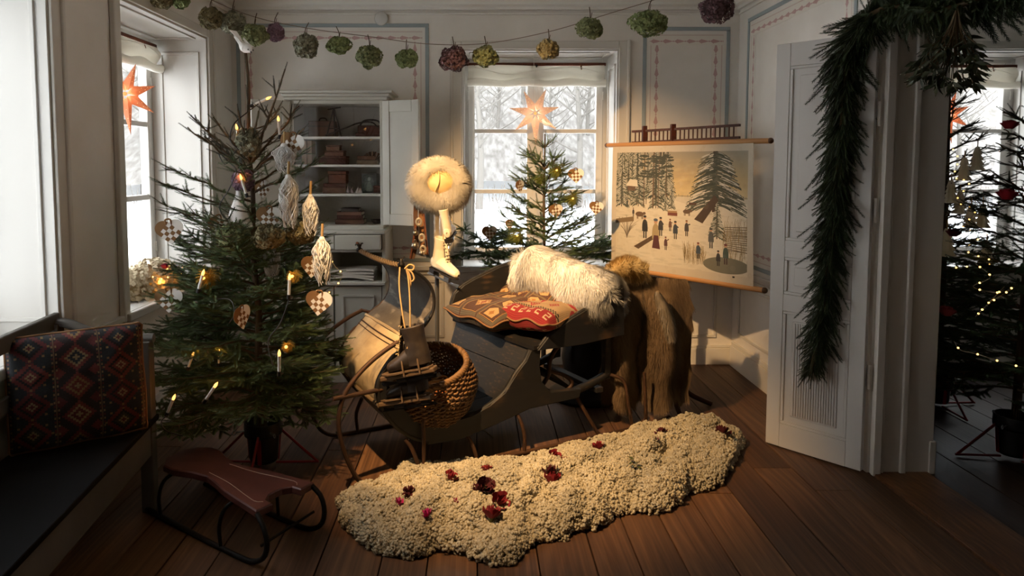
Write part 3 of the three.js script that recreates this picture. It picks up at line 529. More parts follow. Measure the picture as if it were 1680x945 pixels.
// ---------- wicker basket in the sleigh ----------
{
  const C = toWorld([.45, .215, -.225]);
  const t = thing('wicker_basket', 'round wicker basket tilted in the foot of the sleigh', 'basket', C);
  t.rotation.set(0.2, 0.4, 0.13, 'XYZ'); t.scale.setScalar(1.12);
  const H = 0.27, prof = (y) => { const k = y / H; return 0.145 + 0.085 * Math.sin(Math.min(1, k * 1.35) * Math.PI / 2) - 0.035 * Math.pow(Math.max(0, k - .5) * 2, 2); };
  const wick = [std({ map: speck(81, [70, 48, 28], [130, 94, 56], 12), roughness: 0.6 }), std({ map: speck(82, [88, 62, 36], [150, 112, 68], 12), roughness: 0.6 })];
  const N = 54;
  for (let i = 0; i < 24; i++) {
    const y = 0.012 + i * (H - 0.02) / 23.5, seg = N * 4;
    const pts = []; for (let k = 0; k < seg; k++) { const a = k / seg * Math.PI * 2, w = Math.cos(a * N / 2 + (i % 2) * Math.PI) * 0.0065; pts.push([(prof(y) + w) * Math.cos(a), y + 0.002 * Math.sin(a * 5 + i), (prof(y) + w) * Math.sin(a)]); }
    part('wicker_strand', tube(pts, 0.0058, seg, 4, true), wick[i % 2], t);
  }
  for (let k = 0; k < N; k++) { const a = k / N * Math.PI * 2; part('stake', tube([0, .3, .6, 1].map((f) => [prof(f * H) * Math.cos(a), f * H, prof(f * H) * Math.sin(a)]), 0.005, 6, 5), wick[1], t); }
  const rim = []; for (let k = 0; k < 3; k++) rim.push(tube(Array.from({ length: 150 }, (_, i) => { const a = i / 150 * Math.PI * 2, b = a * 26 + k * 2.094; return [(prof(H) + 0.008 * Math.cos(b)) * Math.cos(a), H + 0.008 * Math.sin(b), (prof(H) + 0.008 * Math.cos(b)) * Math.sin(a)]; }), 0.0085, 240, 5, true));
  part('rim', rim, wick[1], t);
  const base = []; for (let k = 0; k < 7; k++) base.push(tube(Array.from({ length: 40 }, (_, i) => { const a = i / 40 * Math.PI * 2; return [(0.02 + k * 0.02) * Math.cos(a), 0.008 + 0.003 * Math.sin(a * 9 + k), (0.02 + k * 0.02) * Math.sin(a)]; }), 0.009, 60, 5, true));
  part('base', base, wick[0], t);
  part('handle_hole_rim', tube([[-.07, H, -.17], [-.06, H - .05, -.18], [0, H - .065, -.19], [.06, H - .05, -.18], [.07, H, -.17]], 0.009, 24, 5), wick[1], t);
  // wood shavings and a rust-brown cone in it
  t.updateMatrixWorld(true);
  const r = rng(84), chip = [0, 1, 2].map((k) => { const g = surf((u, v) => [lerp(-.03, .03, u), 0.012 * Math.sin(u * 3 + k), lerp(-.008, .008, v) * (1 - Math.abs(u - .5) * .8)], 6, 1); return g; });
  const chipMat = std({ color: 0xc99a5c, roughness: 0.7, ...two });
  const seat = (o) => { o.updateMatrix(); o.applyMatrix4(t.matrixWorld); };
  const src = solo('wood_shaving', sheet((u, v) => [lerp(-.035, .035, u), 0.008 * Math.sin(u * 5), lerp(-.009, .009, v)], 6, 1, 0.005), chipMat, 'curled blond wood shaving lying in the wicker basket', 'wood chip', 'wood shavings in the basket');
  for (let k = 0; k < 26; k++) {
    const o = k ? copyOf(src) : src, a = r() * 6.283, q = 0.15 * Math.sqrt(r());
    o.position.set(q * Math.cos(a), 0.05 + 0.09 * (k / 26) + 0.01 * r(), q * Math.sin(a)); o.rotation.set((r() - .5) * .8, r() * 6, (r() - .5) * .8); o.scale.setScalar(0.8 + r() * .6); seat(o);
  }
  const cone = [];
  for (let k = 0; k < 60; k++) { const f = k / 60, a = k * 2.4, rr = 0.026 * Math.sin(Math.PI * (0.15 + .85 * f)); cone.push(place(new THREE.ConeGeometry(0.008, 0.016, 5), rr * Math.cos(a), lerp(-.03, .03, f), rr * Math.sin(a), Math.PI / 2 * Math.sin(a), 0, -Math.PI / 2 * Math.cos(a) + .5)); }
  const pc = thing('dried_cone', 'rust-brown dried cone lying on the shavings in the basket', 'cone'); part('scales', cone, std({ color: 0xa85f26, roughness: 0.8 }), pc); part('core', new THREE.SphereGeometry(0.024, 12, 10).scale(1, 1.4, 1), std({ color: 0x7a4620, roughness: 0.9 }), pc);
  pc.position.set(0.02, 0.16, 0.1); pc.rotation.set(.3, 0, 1.2); seat(pc);
}

// ---------- fur ----------
// strands: pts [{p, n, f (flow), c (linear colour), l (length), w}] -> one mesh of tapering hairs
function hairs(list, seed, lift = 0.45, jit = 0.35) {
  const r = rng(seed), n = list.length, pos = new Float32Array(n * 15), nor = new Float32Array(n * 15), col = new Float32Array(n * 15), idx = new Uint32Array(n * 9);
  const d = V(0, 0, 0), s = V(0, 0, 0), q = V(0, 0, 0), nn = V(0, 0, 0);
  list.forEach((h, i) => {
    d.set(h.f[0] + h.n[0] * lift + (r() - .5) * jit * 2, h.f[1] + h.n[1] * lift + (r() - .5) * jit * 2, h.f[2] + h.n[2] * lift + (r() - .5) * jit * 2).normalize();
    nn.set(...h.n); s.crossVectors(d, nn); if (s.lengthSq() < 1e-4) s.set(1, 0, 0); s.normalize().multiplyScalar(h.w / 2);
    const L = h.l * (0.7 + 0.6 * r()), sag = L * 0.22;
    const c = [[-1, 0], [1, 0], [-.8, .55], [.8, .55], [0, 1]];
    c.forEach(([a, t], k) => {
      q.set(...h.p).addScaledVector(d, L * t).addScaledVector(s, a); q.y -= sag * t * t;
      const o = i * 15 + k * 3; pos[o] = q.x; pos[o + 1] = q.y; pos[o + 2] = q.z; nor[o] = nn.x; nor[o + 1] = nn.y; nor[o + 2] = nn.z;
      const b = 0.82 + 0.18 * t + (r() - .5) * 0.1; col[o] = h.c[0] * b; col[o + 1] = h.c[1] * b; col[o + 2] = h.c[2] * b;
    });
    [0, 1, 2, 1, 3, 2, 2, 3, 4].forEach((v, k) => { idx[i * 9 + k] = i * 5 + v; });
  });
  const g = new THREE.BufferGeometry(); g.setAttribute('position', new THREE.BufferAttribute(pos, 3)); g.setAttribute('normal', new THREE.BufferAttribute(nor, 3)); g.setAttribute('color', new THREE.BufferAttribute(col, 3)); g.setIndex(new THREE.BufferAttribute(idx, 1)); return g;
}
const furMat = std({ color: 0xffffff, vertexColors: true, roughness: 0.85, ...two });
// samples on a surface f(u, v): point, normal, and the directions along u and v
function samples(f, n, seed, fn) {
  const r = rng(seed), e = 0.004, out = [];
  for (let i = 0; i < n; i++) {
    const u = r(), v = r(), p = f(u, v), a = f(Math.min(1, u + e), v), b = f(Math.max(0, u - e), v), c = f(u, Math.min(1, v + e)), d = f(u, Math.max(0, v - e));
    const du = V(a[0] - b[0], a[1] - b[1], a[2] - b[2]), dv = V(c[0] - d[0], c[1] - d[1], c[2] - d[2]), nn = du.clone().cross(dv).normalize();
    const h = fn(u, v, p, nn, du.normalize(), dv.normalize(), r); if (h) out.push(h);
  }
  return out;
}
// ---------- white sheepskin over the sleigh's back ----------
{
  const A = [.253, .866, -4.27], B = [.348, .904, -4.22], Cc = [.496, .878, -4.1], D = [.625, .84, -3.98], E = [.718, .819, -3.9], F = [.77, .788, -3.84];
  const c = new THREE.CatmullRomCurve3([A, B, Cc, D, E, F].map((p) => V(p)));
  const rad = [[0, .02], [.05, .1], [.25, .135], [.5, .118], [.7, .122], [.9, .115], [.97, .08], [1, .02]];
  const R = (t) => { for (let i = 0; i + 1 < rad.length; i++) if (t <= rad[i + 1][0]) return lerp(rad[i][1], rad[i + 1][1], smooth((t - rad[i][0]) / (rad[i + 1][0] - rad[i][0]))); return .02; };
  const f = (u, v) => { const o = c.getPoint(u), a = v * Math.PI * 2, k = R(u) * (1 + .14 * vnoise(u * 5 + 3, Math.cos(a) * 1.5 + 5, 6)), tx = c.getTangent(u), sx = V(0, 1, 0).cross(tx).normalize(); return [o.x + sx.x * k * 1.15 * Math.cos(a), o.y + k * Math.sin(a) * (Math.sin(a) < 0 ? 1.05 : 1), o.z + sx.z * k * 1.15 * Math.cos(a)]; };
  const t = thing('sheepskin', 'fluffy white sheepskin thrown over the back of the sleigh seat', 'sheepskin');
  part('hide', surf(f, 40, 24), std({ color: 0xd9d2c4, roughness: 0.95, ...two }), t);
  const list = samples(f, 95000, 301, (u, v, p, n, du, dv, r) => {
    const k = c.getPoint(u); const out = V(p[0] - k.x, p[1] - k.y, p[2] - k.z).normalize(); const w = vnoise(u * 22, v * 16, 31);
    const b = 0.44 + 0.2 * w + .22 * vnoise(u * 60, v * 40, 36); return { p, n: out.toArray(), f: [1.3 * (vnoise(u * 14, v * 8, 32) - .5) + .2, -0.7 + .5 * (vnoise(u * 17, v * 10, 34) - .5), 0.25 + 1.1 * (vnoise(u * 12, v * 8, 33) - .5)], c: [b, b * .985, b * .95], l: 0.055, w: 0.0023 };
  });
  const o = part('fleece', hairs(list, 302, 0.5, 0.28), furMat, t); o.userData.kind = 'stuff';
}
// ---------- brown pelt hanging over a chair ----------
{
  const t = thing('brown_pelt', 'long brown fur pelt with a dark back stripe draped over a chair', 'fur pelt');
  const X0 = .775, X1 = 1.295, top = .86, bot = .13;
  const f = (u, v) => {
    // v: 0 = behind the chair back, .22 = over the top, 1 = lower hem
    const w = u - .42, lobes = 0.075 * Math.cos(w * 6.283 * 2.0 + Math.PI) * smooth((v - .25) * 2), x = lerp(X0, X1, u) + (v > .22 ? (u - .5) * (-.06 + .08 * Math.sin(v * 2.6)) : -.03 * (u - .5));
    const hem = (u < .38 ? 0.0 : u < .78 ? .0 : .02) + .02 * Math.sin(u * 19);
    if (v < .22) { const k = v / .22, a = k * Math.PI / 2; return [x, lerp(.55, top - .05, smooth(k)) + .05 * Math.sin(a) - .02 * (u - .5), -4.13 - .1 * (1 - k) - .1 * Math.cos(a)]; }
    const k = (v - .22) / .78; return [x, lerp(top - .015 * Math.cos(u * 7) - .03 * Math.max(0, .3 - u), bot + hem, k), -4.13 + .07 * smooth(k * 3) + lobes + .03 * k];
  };
  part('hide', surf(f, 40, 30), std({ color: 0x4a3520, roughness: 0.95, ...two }), t);
  const list = samples(f, 90000, 311, (u, v, p, n, du, dv, r) => {
    const nn = n.z < 0 && v > .22 ? n.clone().negate() : n.y < 0 && v <= .22 ? n.clone().negate() : n;
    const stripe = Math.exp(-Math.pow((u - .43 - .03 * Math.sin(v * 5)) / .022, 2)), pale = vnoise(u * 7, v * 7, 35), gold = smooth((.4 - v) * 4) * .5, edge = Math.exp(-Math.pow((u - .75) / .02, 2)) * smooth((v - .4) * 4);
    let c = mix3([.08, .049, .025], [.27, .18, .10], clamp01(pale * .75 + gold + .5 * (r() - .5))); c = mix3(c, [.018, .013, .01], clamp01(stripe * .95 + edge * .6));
    const w = vnoise(u * 14, v * 14, 37) - .5; return { p, n: nn.toArray(), f: [w * 1.2, -1, .1], c, l: 0.05, w: 0.0024 };
  });
  const o = part('fur', hairs(list, 312, 0.32, 0.22), furMat, t); o.userData.kind = 'stuff';
  const tail = tube([[1.065, .804, -3.98], [1.091, .733, -3.94], [1.12, .637, -3.92], [1.135, .547, -3.92]], (k) => .012 + .022 * Math.sin(Math.PI * clamp01(k * .95 + .03)), 20, 8);
  const tt = part('tail_strip', tail, std({ color: 0x8a7658, roughness: 0.95 }), t, 'pale strip of fur hanging at the front');
  const cv = new THREE.CatmullRomCurve3([[1.06, .808, -3.96], [1.086, .737, -3.92], [1.114, .641, -3.9], [1.13, .552, -3.9]].map((p) => V(p)));
  const tl = samples((u, v) => { const p = cv.getPoint(u), a = v * 6.283, k = .012 + .02 * Math.sin(Math.PI * clamp01(u)); return [p.x + k * Math.cos(a), p.y, p.z + k * Math.sin(a)]; }, 2600, 314, (u, v, p, n) => ({ p, n: [Math.cos(v * 6.283), 0, Math.sin(v * 6.283)], f: [.15, -1, 0], c: mix3([.19, .15, .10], [.36, .30, .225], vnoise(u * 12, v * 5, 39)), l: .036, w: .0032 }));
  part('tail_hair', hairs(tl, 315, .35, .25), furMat, tt).userData.kind = 'stuff';
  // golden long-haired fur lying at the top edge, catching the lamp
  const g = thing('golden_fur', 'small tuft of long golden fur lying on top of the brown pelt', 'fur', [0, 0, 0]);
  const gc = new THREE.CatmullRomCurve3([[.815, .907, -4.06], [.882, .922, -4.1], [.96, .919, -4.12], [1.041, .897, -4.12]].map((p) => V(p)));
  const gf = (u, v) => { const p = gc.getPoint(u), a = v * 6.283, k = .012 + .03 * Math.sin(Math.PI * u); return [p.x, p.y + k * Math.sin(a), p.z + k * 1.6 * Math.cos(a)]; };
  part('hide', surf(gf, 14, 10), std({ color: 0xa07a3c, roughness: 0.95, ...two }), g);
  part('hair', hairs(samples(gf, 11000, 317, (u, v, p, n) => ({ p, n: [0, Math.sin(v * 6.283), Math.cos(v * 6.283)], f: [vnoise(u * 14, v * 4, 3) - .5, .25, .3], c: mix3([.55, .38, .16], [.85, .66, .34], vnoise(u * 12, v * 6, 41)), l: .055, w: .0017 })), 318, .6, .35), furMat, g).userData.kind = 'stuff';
}
// chair with sabre legs under the pelt
{
  const t = thing('wooden_chair', 'dark wooden chair with outcurved sabre legs hidden under the brown pelt', 'chair', [1.06, 0, -4.28], 0);
  const m = std({ map: rep(woodTex, 3, 3), color: 0x6e4426, roughness: 0.45 });
  part('seat', bx(-.2, .2, .42, .46, -.18, .1, .01), m, t);
  const leg = (pts) => part('leg', tube(pts, (k) => .022 - .006 * k, 18, 7), m, t);
  leg([[.13, .44, .06], [.16, .25, .1], [.17, .1, .14], [.2, .0, .18]]); leg([[-.16, .44, .06], [-.17, .2, .1], [-.17, 0, .12]]);
  leg([[.19, .44, -.1], [.235, .25, -.08], [.3, .09, -.05], [.4, .035, -.03], [.455, .012, -.03]]); leg([[-.17, .44, -.16], [-.2, .2, -.2], [-.26, .012, -.26]]);
  part('backrest', [tube([[-.17, .45, -.12], [-.18, .7, -.02], [-.2, .8, .08]], .018, 12, 7), tube([[.17, .45, -.12], [.18, .7, -.02], [.19, .8, .08]], .018, 12, 7), bx(-.2, .2, .74, .81, .05, .075, .01)], m, t);
}
// black pot behind the seat
{
  const t = thing('black_pot', 'black cast-iron pot with a broad flat foot behind the sleigh seat', 'pot', [.74, 0, -4.5]);
  part('bowl', lathe([[0, .12], [.1, .125], [.15, .17], [.165, .27], [.15, .37], [.135, .42], [.15, .44], [.145, .45], [.12, .43], [.13, .36], [0, .3]], 32), M.blackIron, t);
  part('foot', lathe([[0, 0], [.24, 0], [.245, .03], [.22, .045], [.1, .06], [.08, .12], [0, .12]], 32), M.blackIron, t);
}
// ---------- woven cushions ----------
// pillow: sides of length a (local x) and b (local z), thickness c, wavy like a stuffed cover
function pillow(a, b, c, seed, wave = 0.006) {
  const half = (s) => surf((u, v) => {
    const x = u * 2 - 1, z = v * 2 - 1, e = Math.pow(1 - Math.pow(Math.abs(x), 3.4), .42) * Math.pow(1 - Math.pow(Math.abs(z), 3.4), .42), pin = 1 - .05 * (1 - x * x) * 0 + 0;
    const px = a / 2 * x * (1 - .06 * (1 - z * z) * 0 - .05 * (1 - Math.abs(z)) * Math.abs(x) * 0), pz = b / 2 * z;
    const inx = 1 - .045 * (1 - Math.pow(z, 2)) * Math.pow(Math.abs(x), 4) * 0 - 0;
    return [px * inx, s * (c / 2) * e * (1 + .2 * (vnoise(u * 4 + seed, v * 4, 7) - .5)) + wave * (vnoise(u * 9 + seed, v * 9, 8) - .5) * e * 2 + .012 * Math.sin(x * 7 + z * 5 + seed) * (1 - e), pz];
  }, 36, 36);
  const t = half(1), bt = half(-1); bt.index.array.reverse(); bt.computeVertexNormals();
  return { top: t, bottom: bt };
}
const weave = (c, w, h) => { c.globalAlpha = .16; for (let y = 0; y < h; y += 3) { c.fillStyle = y % 2 ? '#000' : '#fff'; c.fillRect(0, y, w, 1); } for (let x = 0; x < w; x += 3) { c.fillStyle = x % 2 ? '#000' : '#fff'; c.fillRect(x, 0, 1, h); } c.globalAlpha = 1; };
const steps = (c, cx, cy, n, s, col) => { c.fillStyle = col; for (let i = -n; i <= n; i++) { const w = (n - Math.abs(i)) * s + s / 2; c.fillRect(cx - w, cy + i * s - s / 2, w * 2, s); } };
const kilimGold = canvasTex(768, 768, (c, w, h) => {
  c.fillStyle = '#5b3a2c'; c.fillRect(0, 0, w, h); const r = rng(7);
  for (let i = 0; i < 260; i++) { c.fillStyle = r() < .5 ? '#8a5a34' : '#402822'; c.fillRect(r() * w, r() * h, 8, 8); }
  for (let gy = 0; gy < 3; gy++) for (let gx = 0; gx < 2; gx++) {
    const x = gx * 384 + 192, y = gy * 256 + 128; c.lineWidth = 16; c.strokeStyle = '#6e6a5e'; c.strokeRect(x - 178, y - 112, 356, 224); c.lineWidth = 6; c.strokeStyle = '#c19a58'; c.strokeRect(x - 164, y - 100, 328, 200);
    if ((gx + gy) % 2) { steps(c, x, y, 6, 14, '#c9a468'); steps(c, x, y, 4, 13, '#e0c695'); steps(c, x, y, 2, 13, '#9c3a2a'); for (const [a, b] of [[-40, -20], [40, -20], [-40, 20], [40, 20]]) steps(c, x + a, y + b, 1, 8, '#9c3a2a'); }
    else { for (const s of [-1, 1]) { c.fillStyle = '#d8bc86'; c.beginPath(); c.moveTo(x + s * 24, y); c.lineTo(x + s * 70, y - 70); c.lineTo(x + s * 145, y - 60); c.lineTo(x + s * 145, y + 60); c.lineTo(x + s * 70, y + 70); c.fill(); steps(c, x + s * 100, y, 2, 12, '#b78446'); } c.fillStyle = '#7d6c4e'; c.fillRect(x - 14, y - 96, 28, 192); }
  }
  weave(c, w, h);
}, true);
const kilimRed = canvasTex(768, 768, (c, w, h) => {
  c.fillStyle = '#c8b08a'; c.fillRect(0, 0, w, h);
  c.fillStyle = '#a8232a'; c.fillRect(0, h - 150, w, 150);
  c.fillStyle = '#161210'; for (let i = 0; i < 48; i++) for (let j = 0; j < 3; j++) if ((i + j) % 2) c.fillRect(i * 16, h - 200 + j * 16, 16, 16);
  c.fillStyle = '#e6d6b4';
  for (let i = 0; i < 7; i++) { const x = 40 + i * 104, y = h - 122; for (const [a, b, e, g] of [[0, 0, 54, 14], [0, 0, 14, 44], [0, 36, 54, 14], [40, 36, 14, 50], [0, 76, 54, 14]]) c.fillRect(x + a, y + b, e, g); }
  const star = (x, y) => { for (let k = 0; k < 8; k++) { const a = k * Math.PI / 4; c.fillStyle = k % 2 ? '#8c1c2c' : '#b5273a'; c.beginPath(); c.moveTo(x, y); c.lineTo(x + 76 * Math.cos(a - .4), y + 76 * Math.sin(a - .4)); c.lineTo(x + 150 * Math.cos(a), y + 150 * Math.sin(a)); c.lineTo(x + 76 * Math.cos(a + .4), y + 76 * Math.sin(a + .4)); if (k % 2 === 0) c.fill(); } steps(c, x, y, 1, 14, '#e6d6b4'); };
  star(384, 280); star(0, 280); star(768, 280);
  for (const [x, y] of [[192, 130], [576, 130], [192, 430], [576, 430], [384, 60], [384, 500]]) { steps(c, x, y, 4, 15, '#b23040'); steps(c, x, y, 3, 13, '#c8b08a'); c.fillStyle = '#a8232a'; c.fillRect(x - 34, y - 8, 68, 16); c.fillRect(x - 8, y - 34, 16, 68); for (const [a, b] of [[-26, -26], [26, -26], [-26, 26], [26, 26]]) c.fillRect(x + a - 7, y + b - 7, 14, 14); }
  weave(c, w, h);
}, true);
const kilimDark = canvasTex(1024, 1024, (c, w, h) => {
  c.fillStyle = '#33211f'; c.fillRect(0, 0, w, h); const cols = ['#7a1f22', '#8f2f28', '#24303c', '#2f2a3a', '#b58f52', '#4a4a34', '#1d2430', '#c8ad7a'];
  for (let b = 0; b < 5; b++) {
    const x = b * 205; c.fillStyle = b % 2 ? '#2a1718' : '#232a33'; c.fillRect(x, 0, 200, h);
    for (let k = 0; k < 7; k++) {
      const y = k * 160 + (b % 2) * 80, cx = x + 100;
      if (b % 2) { steps(c, cx, y, 6, 12, cols[(k * 3 + b) % 3]); steps(c, cx, y, 4, 12, cols[4 + (k % 2) * 3]); steps(c, cx, y, 3, 11, cols[(k + b) % 4]); steps(c, cx, y, 1, 11, '#c8ad7a'); for (const s of [-1, 1]) steps(c, cx + s * 82, y + 80, 3, 9, cols[(k + 1) % 2]); }
      else { steps(c, cx, y, 7, 12, cols[k % 2]); steps(c, cx, y, 5, 11, '#1a1416'); steps(c, cx, y, 4, 10, cols[(k + 2) % 6]); steps(c, cx, y, 2, 10, '#c8ad7a'); steps(c, cx, y, 1, 8, '#7a1f22'); for (let q = 0; q < 8; q++) { const a = q * .785; c.fillStyle = '#b58f52'; c.fillRect(cx + 84 * Math.cos(a) - 6, y + 70 * Math.sin(a) - 6, 12, 12); } }
    }
    c.fillStyle = '#8d6d48'; c.fillRect(x - 3, 0, 6, h); for (let y = 0; y < h; y += 22) { c.fillStyle = y % 44 ? '#b99c68' : '#7a2a26'; c.fillRect(x - 12, y, 8, 12); c.fillRect(x + 6, y, 8, 12); }
  }
  weave(c, w, h);
}, true);
function cushion(label, group, a, b, c, map, seed, back) {
  const t = thing('kilim_cushion', label, 'cushion', [0, 0, 0], 0, group), p = pillow(a, b, c, seed), m = std({ map: map === kilimDark ? rep(map, .62, .62) : map, roughness: 0.95, color: map === kilimDark ? 0xa09c98 : 0xbcb0a4, bumpMap: bumpFine, bumpScale: 0.0015 });
  part('front_cover', p.top, m, t); part('back_cover', p.bottom, back || m, t);
  const edge = []; for (let i = 0; i <= 60; i++) { const k = i / 60 * 4, s = Math.floor(k) % 4, f = k - Math.floor(k), q = [[-1, -1], [1, -1], [1, 1], [-1, 1], [-1, -1]]; const x = lerp(q[s][0], q[s + 1][0], f), z = lerp(q[s][1], q[s + 1][1], f); if (i < 60) edge.push([a / 2 * x, .012 * Math.sin(x * 7 + z * 5 + seed), b / 2 * z]); }
  part('piping', tube(edge, 0.006, 120, 5, true), std({ color: 0x7d5a3a, roughness: 0.95 }), t);
  return t;
}
{
  const a = cushion('brown and gold woven cushion lying flat at the left front of the seat', null, .5, .5, .16, kilimGold, 1);
  pose(a, toWorld([1.0, .682, -.46]), 0.0, SL.turn + .12, 0.05);
  const b = cushion('brown and gold woven cushion leaning up behind the flat one on the sleigh seat', null, .34, .46, .12, kilimGold, 4);
  pose(b, toWorld([1.24, .785, -.46]), 0.02, SL.turn + .1, 0.5);
  const c = cushion('red and cream woven cushion with a red border at the right of the seat', null, .40, .46, .15, kilimRed, 9);
  pose(c, toWorld([1.13, .69, -.215]), 0.06, SL.turn - Math.PI / 2 + .12, 0);
  c.rotation.set(0.05, SL.turn + Math.PI / 2 + .36, -0.02, 'YXZ');
}
// ---------- fur-brimmed hat on the stand ----------
{
  const C = [-.221, 1.43, -4.22];
  const t = thing('fur_hat', 'leather cap with a wide cream fur brim hung on top of the metal stand', 'hat', C);
  const n = (g) => place(g, 0, 0, 0, .35, -.1, 0);
  const lm = std({ map: speck(91, [206, 172, 112], [232, 204, 148], 6), roughness: 0.6 });
  part('crown', [place(new THREE.SphereGeometry(.082, 24, 18).scale(1.1, .95, .75), .01, .012, .055), tube([[-.002, .08, .09], [.004, .045, .118], [.0, .0, .124], [-.02, -.04, .11]], .005, 14, 5), tube([[.004, .07, .10], [.04, .05, .105], [.06, .0, .1]], .004, 12, 5)], lm, t);
  part('hat_band', place(new THREE.TorusGeometry(.095, .045, 12, 36).scale(1.05, .95, 1), .0, .0, .02), std({ color: 0xcdb183, roughness: 0.95 }), t);
  const f = (u, v) => { const a = u * 6.283, b = v * 6.283, k = .052 * (1 + .25 * (vnoise(u * 6, 2, 5, 6) - .3)); return [(.098 + k * Math.cos(b)) * Math.cos(a) * 1.08, (.098 + k * Math.cos(b)) * Math.sin(a) * .92, .02 + k * Math.sin(b)]; };
  part('fur_brim', hairs(samples(f, 70000, 331, (u, v, p, q) => { const a = u * 6.283, b = v * 6.283, w = vnoise(u * 20, v * 8, 45); return { p, n: [Math.cos(a) * Math.cos(b), Math.sin(a) * Math.cos(b), Math.sin(b)], f: [Math.cos(a) * .6 - Math.sin(a) * 1.3 * (vnoise(u * 17, v * 6, 46) - .35), Math.sin(a) * .6 + Math.cos(a) * 1.3 * (vnoise(u * 17, v * 6, 46) - .35) - .15, .8 * (vnoise(u * 13, v * 5, 47) - .5)], c: [.56 + .16 * w, .51 + .16 * w, .41 + .17 * w], l: .046, w: .0019 }; }), 332, .55, .4), furMat, t).userData.kind = 'stuff';
}

// ---------- spruce trees ----------
// a twig along +y, 0.1 m long, with needles all round (denser above than below)
function twigGeo(n, len, seed, w = 0.0021) {
  const r = rng(seed), pos = [], nor = [], idx = [];
  const quad = (p, d, s, L, ww) => {
    const o = pos.length / 3, a = [[-.35, 0], [.35, 0], [-.5, .5], [.5, .5], [0, 1]], nn = d.clone().cross(s).normalize(); if (nn.y < 0) nn.negate();
    for (const [x, t] of a) { pos.push(p.x + d.x * L * t + s.x * ww * x, p.y + d.y * L * t + s.y * ww * x, p.z + d.z * L * t + s.z * ww * x); nor.push(nn.x, nn.y, nn.z); }
    idx.push(o, o + 1, o + 2, o + 1, o + 3, o + 2, o + 2, o + 3, o + 4);
  };
  for (let i = 0; i < n; i++) {
    const t = i / n, a = i * 2.39996 + r() * .5, k = 0.75 + 0.2 * t, out = Math.sqrt(1 - k * k) + .25;
    const d = V(Math.cos(a) * out, k * .8, Math.sin(a) * out).normalize(), s = V(-Math.sin(a), .2, Math.cos(a)).normalize();
    quad(V(Math.cos(a) * .001, t * .1, Math.sin(a) * .001), d, s, len * (1.1 - .45 * t) * (.8 + .4 * r()), w);
  }
  for (let k = 0; k < 3; k++) { const a = k * 2.094, s = V(Math.cos(a), 0, Math.sin(a)); quad(V(0, 0, 0), V(0, 1, 0), s, .1, .0035); }
  const g = new THREE.BufferGeometry(); g.setAttribute('position', new THREE.Float32BufferAttribute(pos, 3)); g.setAttribute('normal', new THREE.Float32BufferAttribute(nor, 3)); g.setIndex(idx); return g;
}
const TWIG = { full: twigGeo(84, .0165, 1, .0024), mid: twigGeo(44, .0165, 2), bare: twigGeo(90, .0105, 3, .0026) };
const needleMat = std({ color: 0xffffff, roughness: 0.6, ...two });
M.bark = std({ map: speck(101, [58, 44, 30], [112, 92, 66], 10), roughness: 0.95, bumpMap: bumpFine, bumpScale: 0.003 });
M.twigBark = std({ color: 0x5a4a34, roughness: 0.95 });
function instanced(name, geo, mat, mats, cols, parent) {
  const o = new THREE.InstancedMesh(geo, mat, mats.length); o.name = name; mats.forEach((m, i) => { o.setMatrixAt(i, m); if (cols) o.setColorAt(i, cols[i]); });
  o.castShadow = o.receiveShadow = true; o.userData.kind = 'stuff'; parent.add(o); return o;
}
const UPY = V(0, 1, 0);
function twigAt(list, p, d, s, r, g) {
  const q = new THREE.Quaternion().setFromUnitVectors(UPY, d.clone().normalize()).multiply(new THREE.Quaternion().setFromAxisAngle(UPY, r() * 6.283));
  list.m.push(new THREE.Matrix4().compose(p.clone(), q, V(s * (1 + .15 * (r() - .5)), s, s)));
  const k = 0.75 + 0.5 * r(); list.c.push(new THREE.Color().setRGB(g[0] * k, g[1] * k, g[2] * k * (.8 + .4 * r())));
}
